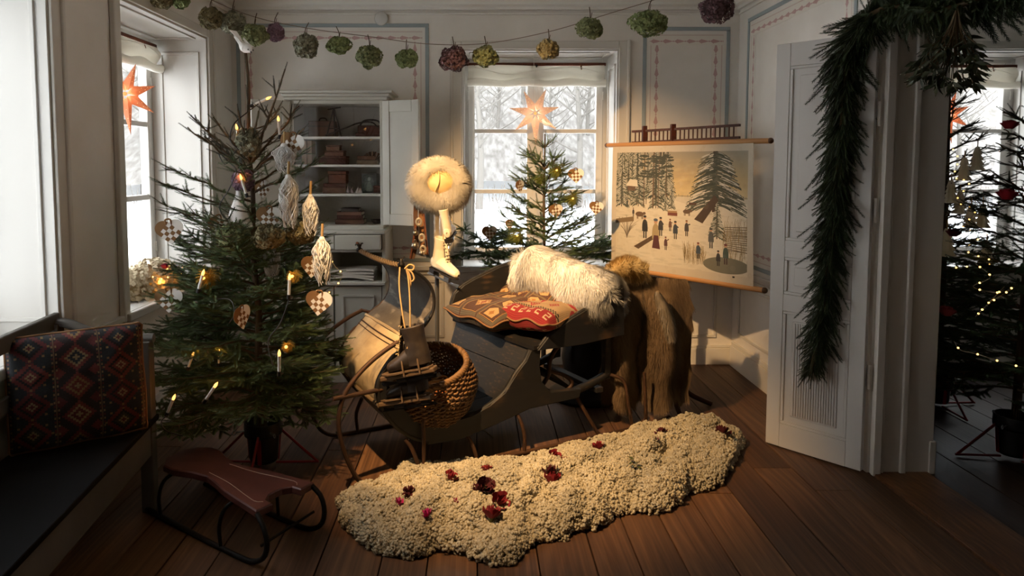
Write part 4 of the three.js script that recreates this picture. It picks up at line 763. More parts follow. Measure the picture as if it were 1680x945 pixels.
// one branch: main stem from p0 along points, side shoots, needles; kind of needles per branch
function branch(parent, needles, p0, dir, L, o, r) {
  // dir: horizontal unit vector; o: elev (rad), droop, tip, side, step, kind, green, rad, spread
  const pts = [], n = 8; const el = o.elev;
  for (let i = 0; i <= n; i++) { const s = i / n, up = Math.sin(el) * s + o.droop * s * s + o.tip * Math.pow(s, 4); pts.push(V(p0.x + dir.x * L * s * Math.cos(el * .9), p0.y + L * up, p0.z + dir.z * L * s * Math.cos(el * .9)).add(V((r() - .5) * .012, (r() - .5) * .012, (r() - .5) * .012))); }
  pts[0].copy(p0);
  const c = new THREE.CatmullRomCurve3(pts), stems = [tube(pts, (t) => lerp(o.rad, o.kind === 'bare' ? .0034 : .0016, t), 14, 5)], kind = needles[o.kind];
  const along = (cu, len, from, sc, side) => {
    const k = Math.max(1, Math.round(len * (1 - from) / .045));
    for (let i = 0; i < k; i++) { const s = from + (1 - from) * i / k, q = cu.getPointAt(Math.min(.995, s)), t = cu.getTangentAt(Math.min(.995, s)); twigAt(kind, q, t, sc * (.85 + .25 * r()), r, o.green);
      if (side) for (const sg of [-1, 1]) if (r() < side) { const sd = t.clone().cross(UPY).normalize().multiplyScalar(sg); twigAt(kind, q, t.clone().multiplyScalar(.75).add(sd.multiplyScalar(.62)).add(V(0, (r() - .6) * .3, 0)), sc * (.6 + .5 * r()), r, o.green); } }
  };
  along(c, L, o.from ?? .18, .82, 0.35 * (o.side > 0));
  const m = Math.round(o.side * L / .055);
  for (let i = 0; i < m; i++) {
    const s = lerp(.22, .93, (i + r() * .6) / m), q = c.getPointAt(s), t = c.getTangentAt(s), sg = i % 2 ? 1 : -1;
    const sd = t.clone().cross(UPY).normalize().multiplyScalar(sg), d = t.clone().multiplyScalar(.72).add(sd.multiplyScalar(.68 + .3 * r())).add(V(0, (r() - .55) * .35 + (o.lift || 0), 0)).normalize();
    const l2 = (L * .5 * (1 - s) + .075) * (.7 + .5 * r()) * (o.spread || 1), e = q.clone().addScaledVector(d, l2 * .5).add(V(0, -.012, 0)), e2 = q.clone().addScaledVector(d, l2).add(V(0, -.012 + l2 * .05, 0));
    const cc = new THREE.CatmullRomCurve3([q, e, e2]); stems.push(tube([q, e, e2], (t2) => lerp(o.rad * .5, .0012, t2), 4, 4)); along(cc, l2, .08, .8, .6);
  }
  part('branch', stems, M.twigBark, parent);
  return c;
}
const newNeedles = () => ({ full: { m: [], c: [] }, mid: { m: [], c: [] }, bare: { m: [], c: [] } });
function finishNeedles(t, needles) { for (const k of Object.keys(needles)) if (needles[k].m.length) instanced('needles', TWIG[k], needleMat, needles[k].m, needles[k].c, t); }
const GREEN = [.095, .15, .055], GREEN2 = [.09, .145, .056];
const dirOf = (a) => V(Math.cos(a), 0, Math.sin(a));
// ---------- the large tree on the left ----------
{
  const B = [-1.102, 0, -3.425], t = thing('christmas_tree', 'tall spruce tree in the left corner hung with paper hearts and candles', 'christmas tree', B), r = rng(401), N = newNeedles();
  const trunkAt = (y) => V(lerp(0.015, -.03, y / 2.1), y, 0);
  part('trunk', tube(Array.from({ length: 12 }, (_, i) => trunkAt(.1 + i * 2.0 / 11).add(V(.006 * Math.sin(i * 2), 0, .006 * Math.cos(i)))), (k) => lerp(.026, .0065, Math.pow(k, .8)), 40, 8), M.bark, t);
  for (let y = .34; y < 1.12; y += .04) {
    const k = (y - .34) / .9, n = 3;
    for (let i = 0; i < n; i++) {
      const a = y * 37.1 + i * 2.094 + r() * .9, east = Math.max(0, Math.cos(a)) * Math.max(0, 1 - k * .8), L = lerp(.6, .36, Math.pow(k, 1.1)) * (.78 + .36 * r()) * (1 - .36 * east);
      branch(t, N, trunkAt(y), dirOf(a), L, { elev: lerp(.06, .62, k) + (r() - .5) * .2, droop: lerp(-.2, -.1, k), tip: .16, side: lerp(2.0, 1.3, k), kind: k < .72 ? 'full' : 'mid', green: GREEN, rad: lerp(.0075, .006, k), from: .12 }, r);
    }
  }
  for (const [y, a, L, el, kind] of [[1.16, .6, .42, .4, 'mid'], [1.18, 2.2, .4, .4, 'mid'], [1.2, 4.0, .42, .4, 'mid'], [1.22, 5.4, .38, .45, 'mid'], [1.25, 1.4, .36, .45, 'mid'], [1.28, .1, .40, .5, 'mid'], [1.14, 3.2, .56, .42, 'mid'], [1.36, 2.9, .46, .42, 'mid'], [1.3, 3.3, .55, .30, 'mid'], [1.4, .3, .42, .42, 'mid'], [1.44, -.9, .4, .5, 'mid'], [1.42, 1.5, .36, .5, 'mid'], [1.47, 4.2, .36, .5, 'bare'], [1.5, 2.2, .3, .6, 'bare'], [1.52, 3.05, .36, .62, 'bare'], [1.5, .1, .34, .7, 'bare'], [1.5, 5.4, .3, .8, 'mid'],
    [1.545, 3.3, .38, .68, 'bare'], [1.55, 2.75, .27, 1.0, 'bare'], [1.55, .5, .34, 1.12, 'bare'], [1.55, -.2, .36, .92, 'bare'], [1.56, .1, .46, 1.28, 'bare'], [1.56, 1.5, .3, .9, 'bare'], [1.56, 4.6, .32, .95, 'bare']])
    branch(t, N, trunkAt(y), dirOf(a), L, { elev: el, droop: -.04, tip: .06, side: kind === 'mid' ? .6 : .26, kind, green: kind === 'bare' ? [.06, .062, .03] : GREEN, rad: .0068, from: .1, spread: .7, lift: .2 }, r);
  // a few needles on the leader
  for (let y = 1.5; y < 2.05; y += .05) twigAt(N.bare, trunkAt(y), V(.1 * Math.sin(y * 50), 1, .1 * Math.cos(y * 50)), .9, r, [.06, .062, .03]);
  finishNeedles(t, N);
}
function treeStand(pos, label) {
  const t = thing('tree_stand', label, 'tree stand', pos), red = std({ color: 0x8c1414, roughness: 0.4 }), pl = std({ color: 0x14181a, roughness: 0.45 });
  part('pot', lathe([[0, .035], [.066, .035], [.07, .05], [.078, .17], [.079, .175], [.094, .176], [.096, .19], [.094, .24], [.09, .243], [.086, .24], [.074, .17], [0, .06]], 32), pl, t);
  for (const a of [-.12, 1.55, 3.3]) { const c = Math.cos(a), s = Math.sin(a); part('leg', [tube([[c * .09, .19, s * .09], [c * .17, .11, s * .17], [c * .27, .012, s * .27]], .007, 10, 6), rod([c * .06, .02, s * .06], [c * .275, .012, s * .275], .0065, 6), bar([c * .075, .04, s * .075], [c * .085, .17, s * .085], .02, .006)], red, t); }
  for (const a of [.9, 2.6, 4.7]) { const c = Math.cos(a), s = Math.sin(a); part('screw', [rod([c * .07, .205, s * .07], [c * .135, .205, s * .135], .004, 6), place(new THREE.TorusGeometry(.01, .0025, 5, 12), c * .144, .205, s * .144, 0, -a, 0)], M.steel, t); }
  return t;
}
treeStand([-1.085, 0, -3.425], 'black plastic tree stand with red metal legs under the tall left tree');
// ---------- the smaller tree before the back window ----------
{
  const B = [.49, 0, -4.86], t = thing('christmas_tree', 'smaller spruce tree standing before the middle window behind the sleigh', 'christmas tree', B), r = rng(402), N = newNeedles();
  const H = 1.76, at = (y) => V(0, y, 0);
  part('trunk', tube([[0, .12, 0], [.004, .8, 0], [-.004, 1.3, .004], [0, H, 0]], (k) => lerp(.02, .004, k), 30, 7), M.bark, t);
  for (let y = .7; y < 1.6; y += .1) { const k = (y - .62) / 1.0, n = 5; for (let i = 0; i < n; i++) { const aa = y * 31 + i * 1.571 + r() * .5; branch(t, N, at(y + r() * .03), dirOf(aa), lerp(.48, .15, Math.pow(k, .85)) * (.8 + .35 * r()) * (1 - .38 * Math.max(0, -Math.sin(aa))), { elev: lerp(.32, .8, k), droop: -.1, tip: .12, side: lerp(1.1, .7, k), kind: 'full', green: GREEN2, rad: .005, from: .12 }, r); } }
  for (let i = 0; i < 6; i++) branch(t, N, at(1.66), dirOf(i * 1.05), .1, { elev: .6, droop: 0, tip: 0, side: 0, kind: 'full', green: GREEN2, rad: .003, from: .1 }, r);
  for (let y = 1.2; y < H; y += .04) twigAt(N.mid, at(y), V(.1, 1, .1), .7, r, GREEN2);
  finishNeedles(t, N);
  const f = thing('fir_branches', 'loose fir branches lying on the middle window sill left of the small tree', 'fir branches', [.10, .78, -5.3]), r2 = rng(403), N2 = newNeedles();
  for (let i = 0; i < 13; i++) branch(f, N2, V((r2() - .5) * .2, .02 + .012 * i, (r2() - .5) * .06), dirOf(1.57 + (r2() - .5) * 3.0), .24 + .14 * r2(), { elev: .15 + .75 * r2(), droop: -.25, tip: .05, side: 1.2, kind: 'full', green: [.06, .11, .045], rad: .004, from: .15 }, r2);
  finishNeedles(f, N2);
  const g = thing('fir_branches', 'fir branches spreading right of the small tree towards the wall chart', 'fir branches', [.83, .78, -5.3]), N3 = newNeedles();
  for (let i = 0; i < 9; i++) branch(g, N3, V((r2() - .5) * .15, .02 + .01 * i, (r2() - .5) * .06), dirOf(1.0 + (r2() - .5) * 2.0), .24 + .14 * r2(), { elev: .1 + .6 * r2(), droop: -.2, tip: .05, side: 1.2, kind: 'full', green: GREEN2, rad: .004, from: .15 }, r2);
  finishNeedles(g, N3);
}
// ---------- two trees in the next room ----------
{
  const mk = (B, H, label, seed, R, y0, wide) => {
    const t = thing('christmas_tree', label, 'christmas tree', B), r = rng(seed), N = newNeedles();
    part('trunk', tube([[0, .1, 0], [.01, H * .5, 0], [0, H, 0]], (k) => lerp(.024, .005, k), 30, 7), M.bark, t);
    for (let y = y0; y < H - .12; y += .085) { const k = (y - y0) / (H - y0), n = k > .7 ? 3 : 4; for (let i = 0; i < n; i++) { const a = y * 29 + i * 1.571 + r() * .7; branch(t, N, V(0, y, 0), dirOf(a), lerp(R, R * .22, Math.pow(k, 1.0)) * (.8 + .35 * r()), { elev: lerp(.1, .75, k), droop: -.2, tip: .12, side: lerp(1.3, .45, k), kind: k > .6 ? 'bare' : k > .4 ? 'mid' : 'full', green: k > .6 ? [.05, .055, .03] : [.038, .07, .028], rad: .006, from: .12 }, r); } }
    finishNeedles(t, N); return t;
  };
  mk([2.95, 0, -4.3], 2.0, 'spruce tree with pale paper ornaments in the next room near its window', 411, .5, .35);
  mk([2.82, 0, -3.5], 1.9, 'dark spruce tree with red roses in the next room, nearest the doorway', 412, .5, .38);
  treeStand([2.95, 0, -4.3], 'black tree stand under the paper-hung tree in the next room');
  treeStand([2.82, 0, -3.5], 'black tree stand with red legs in the next room, nearest the doorway');
}
// ---------- fir garlands and mistletoe ----------
function firRope(name, label, cat, pts, dens, rad, seed, hang) {
  const t = thing(name, label, cat), r = rng(seed), c = new THREE.CatmullRomCurve3(pts.map((p) => V(p))), N = newNeedles(), n = Math.round(c.getLength() * dens);
  part('rope', tube(pts, .012, 60, 6), M.twigBark, t);
  for (let i = 0; i < n; i++) {
    const s = (i + r()) / n, p = c.getPointAt(s), tg = c.getTangentAt(s), a = r() * 6.283, rr = rad * (typeof hang === 'function' ? hang(s) : 1);
    const side = V(Math.cos(a), Math.sin(a) * .4, Math.sin(a)).cross(tg).normalize(), d = tg.clone().multiplyScalar(.55 + .5 * r()).add(side.clone().multiplyScalar(.5 + .6 * r())).add(V(0, -.25, 0)).normalize();
    const q = p.clone().addScaledVector(side, rr * .3 * r());
    twigAt(N.full, q, d, rr / .1 * .5 * (.7 + .6 * r()), r, [.05, .08, .036]); twigAt(N.full, q.clone().addScaledVector(d, rr * .4), d.clone().add(V((r() - .5) * .8, (r() - .5) * .6, (r() - .5) * .8)), rr / .1 * .45 * (.7 + .5 * r()), r, [.055, .09, .04]);
    if (i % 11 === 0) { twigAt(N.full, q.clone().addScaledVector(d, rr * .6), d, rr / .1 * .8, r, [.03, .055, .026]); }
  }
  finishNeedles(t, N); return t;
}
firRope('fir_garland', 'thick dark fir garland hanging down the face of the open door', 'garland', [[1.885, 2.27, -3.3], [1.84, 2.12, -3.42], [1.825, 1.9, -3.42], [1.81, 1.5, -3.435], [1.795, 1.1, -3.445], [1.77, .75, -3.46], [1.735, .47, -3.48]], 900, .145, 421, (s) => lerp(1.1, .72, s) * (1 - .25 * Math.max(0, s - .85) / .15));
firRope('fir_garland', 'fir garland draped across the top of the doorway', 'garland', [[1.87, 2.25, -3.36], [1.9, 2.27, -3.2], [1.94, 2.2, -2.98], [1.955, 2.19, -2.8], [1.97, 2.2, -2.62], [1.98, 2.2, -2.4]], 1000, .13, 422, () => 1);
{
  const C = [1.878, 2.121, -2.72], t = thing('mistletoe', 'bunch of dark mistletoe leaves hanging under the doorway garland', 'mistletoe', C), r = rng(431), leaf = surf((u, v) => [(v - .5) * .016 * Math.sin(Math.PI * Math.min(1, u * 1.02 + .02)), u * .055, .004 * Math.sin(u * 3) + .003 * Math.cos((v - .5) * 3)], 5, 2);
  const st = [], ms = [], cs = [];
  for (let i = 0; i < 46; i++) {
    const a = r() * 6.283, sp = .02 + .10 * Math.sqrt(r()), L = .1 + .17 * r(), e = [sp * Math.cos(a) * 1.1, -L, sp * Math.sin(a)], m = [e[0] * .35, -L * .5, e[2] * .35]; st.push(tube([[0, .04, 0], m, e], .0022, 6, 4));
    for (let k = 0; k < 6; k++) { const f = k < 2 ? .6 : 1, p = V(e[0] * f, e[1] * f, e[2] * f), d = V((r() - .5) * 1.6 + e[0] * 4, -.7 + .9 * (r() - .4), (r() - .5) * 1.6 + e[2] * 4).normalize(); ms.push(new THREE.Matrix4().compose(p, new THREE.Quaternion().setFromUnitVectors(UPY, d).multiply(new THREE.Quaternion().setFromAxisAngle(UPY, r() * 6)), V(1, .8 + .5 * r(), 1))); const g = .7 + .6 * r(); cs.push(new THREE.Color().setRGB(.035 * g, .05 * g, .022 * g)); }
  }
  part('stems', st, M.twigBark, t); instanced('leaves', leaf, std({ color: 0xffffff, roughness: 0.45, ...two }), ms, cs, t);
}

// ---------- dried hydrangea heads ----------
const floret = (() => { const gs = []; for (let k = 0; k < 4; k++) gs.push(place(surf((u, v) => [(v - .5) * .012 * Math.sin(Math.PI * (.15 + .8 * u)), .0016 * Math.sin(u * 4) + .002 * u, u * .0095], 2, 2), 0, 0, 0, .25, k * 1.571, 0)); return merged(gs); })();
function blossomHead(parent, rx, ry, rz, n, cols, seed, name = 'florets') {
  const r = rng(seed), ms = [], cs = [];
  for (let i = 0; i < n; i++) {
    const y = 1 - 2 * (i + .5) / n, a = i * 2.39996, q = Math.sqrt(1 - y * y), d = V(q * Math.cos(a), y, q * Math.sin(a)), k = .72 + .34 * vnoise(d.x * 3 + seed, d.z * 3 + d.y * 2, 7) * 1.2;
    if (r() < .06) continue;
    ms.push(new THREE.Matrix4().compose(V(d.x * rx * k, d.y * ry * k, d.z * rz * k), new THREE.Quaternion().setFromUnitVectors(UPY, d.clone().add(V((r() - .5) * 1.7, (r() - .5) * 1.7, (r() - .5) * 1.7)).normalize()).multiply(new THREE.Quaternion().setFromAxisAngle(UPY, r() * 6)), V(1, 1, 1).multiplyScalar(.7 + .45 * r())));
    const c = mix3(cols[0], cols[1], .15 + 1.15 * r()); cs.push(new THREE.Color().setRGB(...c));
  }
  return instanced(name, floret, petalMat, ms, cs, parent);
}
const petalMat = std({ color: 0xffffff, roughness: 0.8, ...two });
const HY = { green: [[.10, .12, .045], [.24, .27, .12]], olive: [[.12, .10, .045], [.25, .22, .11]], lime: [[.13, .17, .06], [.26, .32, .13]], plum: [[.06, .03, .035], [.15, .08, .09]], mauve: [[.16, .09, .13], [.30, .19, .25]], grey: [[.14, .14, .09], [.28, .28, .19]] };
function hydrangea(label, p, rx, ry, kind, seed, stem = true) {
  const t = thing('dried_hydrangea', label, 'hydrangea', p, 0, stem ? 'dried hydrangeas on the string' : undefined), r = rng(seed);
  part('core', new THREE.SphereGeometry(1, 12, 10).scale(rx * .72, ry * .72, rx * .72), std({ color: new THREE.Color().setRGB(...HY[kind][0]), roughness: 1 }), t);
  blossomHead(t, rx, ry, rx, 620, HY[kind], seed);
  if (stem) part('stem', [tube([[0, ry * .4, 0], [.006 * (r() - .5), ry + .02, 0], [(r() - .5) * .05, ry + .065, (r() - .5) * .02]], .0028, 8, 5), tube([[0, ry * .6, 0], [.01, ry + .03, .004]], .0018, 4, 4)], M.twigBark, t);
  return t;
}
{
  const L = [
    [265,-1,3.95,36,26,'olive','brown-green dried hydrangea cut off by the top edge, first from the left'], [295,1,4.0,26,24,'lime','small bright green dried hydrangea at the top edge, second from the left'],
    [346,30,4.05,34,34,'olive','rusty olive dried hydrangea hanging before the window embrasure corner'], [383,38,4.1,40,36,'grey','grey-green dried hydrangea above the white bird on the string'], [418,57,4.1,42,32,'green','mossy green dried hydrangea at the tip of the tall tree'],
    [452,53,4.2,24,28,'mauve','small mauve dried hydrangea on the string, between two green ones'], [502,75,4.25,36,38,'grey','long grey-green dried hydrangea next right of the mauve one'], [556,74,4.35,38,26,'lime','small loose bright green dried hydrangea above the left half of the cabinet'],
    [606,93,4.4,38,36,'green','round olive-green dried hydrangea above the middle of the cabinet'], [667,96,4.45,36,28,'lime','compact green dried hydrangea above the cabinet door'], [745,97,4.4,46,38,'plum','dark plum dried hydrangea at the left corner of the middle window'],
    [797,93,4.4,40,32,'green','pale green dried hydrangea over the left part of the middle window'], [900,81,4.3,34,30,'olive','brownish green dried hydrangea over the right part of the middle window'], [968,46,4.15,42,32,'green','green dried hydrangea above the right window corner'],
    [1064,37,4.0,60,40,'lime','broad bright green dried hydrangea over the right wall panel'], [1175,14,3.85,56,42,'plum','large dark purple dried hydrangea at the top near the room corner']];
  const P3 = [[-1.775, 2.478, -3.95], [-1.693, 2.483, -4], [-1.537, 2.394, -4.05], [-1.424, 2.376, -4.1], [-1.3, 2.309, -4.1], [-1.206, 2.342, -4.2], [-1.036, 2.27, -4.25], [-.854, 2.291, -4.35], [-.672, 2.227, -4.4], [-.441, 2.223, -4.45], [-.135, 2.212, -4.4], [.066, 2.227, -4.4], [.452, 2.256, -4.3], [.683, 2.357, -4.15], [.994, 2.359, -4], [1.328, 2.405, -3.85]];
  L.forEach(([x, y, d, w, h, k, label], i) => hydrangea(label, P3[i], w * d / 2250 * 1.02, h * d / 2250 * 1.02, k, 500 + i));
  const sp = [[-1.949, 2.696, -3.9], [-1.544, 2.505, -4.05], [-1.313, 2.422, -4.15], [-1.034, 2.377, -4.25], [-.671, 2.353, -4.4], [-.312, 2.316, -4.45], [.039, 2.311, -4.42], [.452, 2.364, -4.3], [.792, 2.436, -4.12], [1.102, 2.508, -3.95], [1.478, 2.668, -3.7]];
  solo('garland_string', tube(sp.map((p) => [Math.max(p[0], -1.83), Math.min(p[1], 2.66), p[2]]), .0022, 80, 4), std({ color: 0x8a7866, roughness: 0.9 }), 'thin string sagging across the room, carrying the dried hydrangeas', 'string');
}
// ---------- woven paper hearts ----------
const paperW = phys({ color: 0xeae6de, roughness: 0.85, transmission: 0.12, thickness: 0, ...two }), paperB = std({ color: 0x7c5a34, roughness: 0.85, ...two });
function heartProto() {
  const t = new THREE.Group(), s = .0366, th = .004;   // half width of the square, turned 45 degrees
  const lobe = (sx) => { const sh = new THREE.Shape(); sh.moveTo(0, s * 1.414); for (let i = 1; i <= 14; i++) { const f = Math.PI * i / 14, d = [Math.cos(Math.PI * .75 - f), Math.sin(Math.PI * .75 - f)]; sh.lineTo(sx * (s * .707 + s * d[0]), s * .707 + s * d[1]); } sh.lineTo(0, 0); return extrude(sh, th * .7); };
  part('white_lobe', place(lobe(1), 0, 0, 0), paperW, t); part('brown_lobe', place(lobe(-1), 0, 0, .001), paperB, t);
  const sq = (white) => { const gs = []; for (let i = 0; i < 4; i++) for (let j = 0; j < 4; j++) if (((i + j) % 2 === 0) === white) { const q = s * 2 / 4 * .707 * 1.0, a = (i - 1.5) * s / 2, b = (j - 1.5) * s / 2, x = (a - b) * .707, y = (a + b) * .707; gs.push(place(new THREE.BoxGeometry(s / 2 * .985, s / 2 * .985, th + (white ? .002 : .0014)), x, y, th * .35, 0, 0, Math.PI / 4)); } return gs; };
  part('woven_squares', sq(true), paperW, t); part('woven_squares', sq(false), paperB, t);
  part('handle', tube([[-.006, s * .9, 0], [-.012, s * 1.75, .004], [.01, s * 1.8, .004], [.012, s * .9, 0]], .0042, 14, 4), paperB, t);
  return t;
}
const heartP = heartProto();
function heart(label, p, w, ry, rz, group = 'woven paper hearts') { const o = heartP.clone(); o.name = numbered('paper_heart'); scene.add(o); o.position.set(...p); o.rotation.set(0, ry, rz, 'YXZ'); o.scale.setScalar(w / .125); info(o, label, 'paper heart', group); return o; }
heart('brown and white woven paper heart at the end of the upper left branch', [-1.396, 1.233, -3.12], .122, .2, .12);
heart('brown and white woven paper heart before the left window sill', [-1.402, .921, -3.1], .122, .15, .0);
heart('woven paper heart with brown top high on the tree before the cabinet', [-.882, 1.634, -3.3], .125, -.2, -.25);
heart('pale woven paper heart lit by a candle near the tree trunk', [-.967, 1.29, -3.2], .118, .1, -.05);
heart('woven paper heart near the sleigh\'s curled front, on the right of the tall tree', [-.721, .903, -3.12], .125, -.1, -.1);
heart('woven paper heart half hidden by twigs right of the tall tree, below the tassels', [-.768, 1.06, -3.2], .11, .3, -.15);
heart('small woven paper heart seen edge-on in the middle of the tall tree', [-1.028, .869, -2.98], .115, 1.25, .1);
heart('grey-white woven paper heart left of the trunk beside the white cone', [-1.231, 1.247, -3.3], .11, .5, .2);
heart('shaded brown woven paper heart right of the trunk below the purple blossom', [-1.086, 1.416, -3.5], .1, -.3, .1);
heart('brown and white woven paper heart at the upper right of the small tree', [.692, 1.461, -4.72], .11, -.2, .05);
heart('pale woven paper heart beside the wall chart on the small tree', [.829, 1.24, -4.7], .1, -.3, -.1);
heart('woven paper heart in the middle of the small tree', [.543, 1.225, -4.62], .1, .2, .1);
heart('pinkish woven paper heart low on the left of the small tree', [.097, 1.066, -4.72], .11, .3, .05);
heart('dark brown paper heart upper left on the small tree before the window mullion', [.306, 1.39, -4.72], .09, .8, .15);
heart('brown paper heart half hidden low on the left side of the small tree', [.237, 1.122, -4.75], .08, .7, 0);
// ---------- electric candles ----------
const flameMat = std({ color: 0xffe0a0, emissive: 0xffb658, emissiveIntensity: 3, roughness: 0.4 }), candleMat = phys({ color: 0xf0ece2, roughness: 0.5, transmission: 0.1, thickness: 0 }), clipMat = std({ color: 0x121212, roughness: 0.5 });
function candle(label, p, rx, rz, k = 1, power = .012) {
  const t = thing('tree_candle', label, 'electric candle', p, 0, 'electric candles on the tall tree'); t.rotation.set(rx, 0, rz); t.scale.setScalar(k);
  part('candle', [rod([0, 0, 0], [0, .07, 0], .0065, 10)], candleMat, t);
  part('flame_bulb', lathe([[0, 0], [.005, .002], [.0068, .009], [.005, .018], [.001, .028], [0, .029]], 12).translate(0, .07, 0), flameMat, t);
  part('clip', [rod([0, -.018, 0], [0, .002, 0], .0085, 8), bar([0, -.012, 0], [.004, -.02, -.035], .01, .006)], clipMat, t);
  const l = new THREE.PointLight(0xffa540, power, 0, 2); l.position.set(0, .082, 0); l.castShadow = true; l.shadow.radius = .4; t.add(l);
  return t;
}
candle('white electric candle tilted to the right near the treetop', [-1.098, 1.841, -3.42], 0, -1.15);
candle('white electric candle upright left of the top green blossom', [-1.151, 1.647, -3.36], .1, .12);
candle('white electric candle behind the highest paper heart', [-.965, 1.69, -3.4], -.1, .1);
candle('electric candle glowing inside the purple blossom', [-1.104, 1.406, -3.3], .1, .25);
candle('white electric candle leaning right before the golden moss at the left', [-1.231, .995, -3.02], .2, -.35);
candle('white electric candle on the right side above the middle branches', [-.811, .981, -2.95], .1, -.08);
candle('white electric candle upright in the lower middle of the tall tree', [-.822, .681, -2.82], .1, -.05);
candle('white electric candle leaning right among the low left branches', [-1.148, .549, -2.86], .15, -.62);
candle('white electric candle at the lowest left edge beside the bench post', [-1.355, .458, -2.95], .15, -.45);
candle('small electric candle in the left branches above the bench armrest', [-1.279, .647, -3], .1, -.4, .8);
candle('small electric candle deep in the branches left of the trunk', [-1.181, .634, -3.1], .1, -.1, .7);
// black cable looping through the tree
{
  const t = thing('light_cable', 'black cable of the electric candles looping through the tall tree', 'cable');
  for (const pts of [[[-1.073, 1.847, -3.42], [-1.112, 1.798, -3.36], [-1.157, 1.736, -3.3], [-1.174, 1.663, -3.3], [-1.134, 1.616, -3.3]], [[-1.146, 1.616, -3.3], [-1.2, 1.546, -3.3], [-1.241, 1.605, -3.32], [-1.159, 1.552, -3.25], [-1.113, 1.518, -3.2], [-1.149, 1.433, -3.2], [-1.197, 1.348, -3.2], [-1.164, 1.29, -3.2], [-1.143, 1.344, -3.25]], [[-1.179, .945, -3.05], [-1.072, .948, -2.98], [-1.053, .895, -2.96], [-1.092, .846, -3]], [[-.814, .957, -2.96], [-.848, .86, -2.94], [-.902, .779, -2.94], [-.871, .683, -2.9]], [[-1.355, .449, -2.95], [-1.359, .436, -2.9], [-1.319, .418, -2.85], [-1.269, .373, -2.9]]])
    part('wire', tube(pts, .0028, 30, 5), clipMat, t);
}
// blossoms set into the tall tree
hydrangea('grey-green hydrangea blossom set on the upper trunk of the tall tree', [-1.106, 1.656, -3.36], .058, .068, 'grey', 541, false);
hydrangea('green hydrangea blossom left of the trunk at mid-height of the tall tree', [-1.132, 1.21, -3.2], .08, .062, 'green', 542, false);
hydrangea('olive hydrangea blossom in front of the trunk at mid-height', [-.945, 1.219, -3.12], .075, .055, 'olive', 543, false);
hydrangea('olive hydrangea blossom right of the trunk below the tassels', [-.82, 1.23, -3.2], .062, .055, 'olive', 544, false);
hydrangea('purple allium blossom with a candle in it on the tall tree', [-1.14, 1.469, -3.36], .052, .05, 'mauve', 545, false);
// golden moss balls, some with a small light inside
const mossThread = (() => { const r = rng(560), gs = []; for (let i = 0; i < 190; i++) { const a = r() * 6.28, b = Math.acos(2 * r() - 1), w = 1 + r(), e = .7 + .4 * r(), p = (k) => [k * e * Math.sin(b + k * w * .5) * Math.cos(a + k * w), k * e * Math.cos(b + k * w * .5), k * e * Math.sin(b + k * w * .5) * Math.sin(a + k * w)]; gs.push(tube([p(.3), p(.65), p(.85), p(1.0)], .02, 6, 3)); } return merged(gs); })();
const goldMoss = std({ color: 0x8f7a2e, roughness: 0.9 }), greenMoss = std({ color: 0x66702e, roughness: 0.9 });
function mossBall(label, p, rad, lit, m = goldMoss) {
  const t = thing('moss_ball', label, 'moss ball', p); part('moss', mossThread.clone().scale(rad, rad, rad), m, t);
  if (lit) { part('light_bulb', new THREE.SphereGeometry(.007, 10, 8).translate(0, 0, rad * .75), flameMat, t); const l = new THREE.PointLight(0xffa030, lit, 0, 2); l.position.set(0, 0, rad * .75); l.castShadow = true; l.shadow.radius = .4; t.add(l); }
}
mossBall('golden moss ball beside a candle at the left of the tall tree', [-1.208, 1.043, -3.06], .055, .006);
mossBall('golden moss ball lit from inside right of the lower trunk', [-.807, .771, -2.9], .03, .015);
mossBall('golden moss wisp above the right-hand candle of the tall tree', [-.796, 1.062, -2.98], .035, .008);
mossBall('green moss ball with a light high on the small window tree', [.556, 1.507, -4.75], .07, .01, greenMoss);
mossBall('green moss ball with a light at the right of the small window tree', [.664, 1.315, -4.72], .07, .01, greenMoss);
mossBall('green moss ball beside the stem of the small window tree', [.445, 1.451, -4.82], .07, 0, greenMoss);
mossBall('green moss ball with a light low left on the small window tree', [.285, 1.063, -4.7], .07, .01, greenMoss);
// ---------- white fringed tassels and the white cone ----------
const fringeMat = phys({ color: 0xf2f1ee, roughness: 0.9, transmission: 0.25, thickness: 0, ...two });
function tassel(label, p, w, h, seed, curl) {
  const t = thing('paper_tassel', label, 'tassel', p), r = rng(seed), gs = [];
  for (let i = 0; i < 110; i++) { const a = r() * 6.283, q = .35 + .65 * Math.sqrt(r()), l = h * (.45 + .55 * r()), y0 = -h * .1 * r(), b = (k) => { const e = Math.sin(Math.PI * (.12 + .68 * k)) * 1.05; return [w * q * Math.cos(a + curl * 2 * Math.sin(k * 8 + i)) * e, y0 - l * k, w * q * Math.sin(a + curl * 2 * Math.cos(k * 8 + i)) * e]; }; gs.push(tube([b(0), b(.2), b(.4), b(.6), b(.8), b(1)], .0024, 8, 3)); }
  part('fringe', gs, fringeMat, t); part('head', place(new THREE.SphereGeometry(w * .32, 12, 10), 0, 0, 0), fringeMat, t); part('peg', rod([0, 0, 0], [.004, .07, 0], .006, 8), M.cord, t);
}
tassel('long white curly tassel right of the trunk before the cabinet', [-.851, 1.491, -3.12], .043, .22, 571, .25);
tassel('slimmer white tassel hanging nearest the cabinet shelves', [-.759, 1.401, -3.15], .036, .17, 572, .2);
tassel('feathery white tassel just below the highest paper heart', [-.912, 1.633, -3.28], .055, .12, 573, .1);
tassel('white tassel on the right-hand branches above the lower heart', [-.702, 1.207, -3.12], .042, .2, 574, .15);
tassel('white tassel in the middle of the tree behind the olive blossoms', [-.998, 1.144, -3.34], .04, .15, 575, .1);
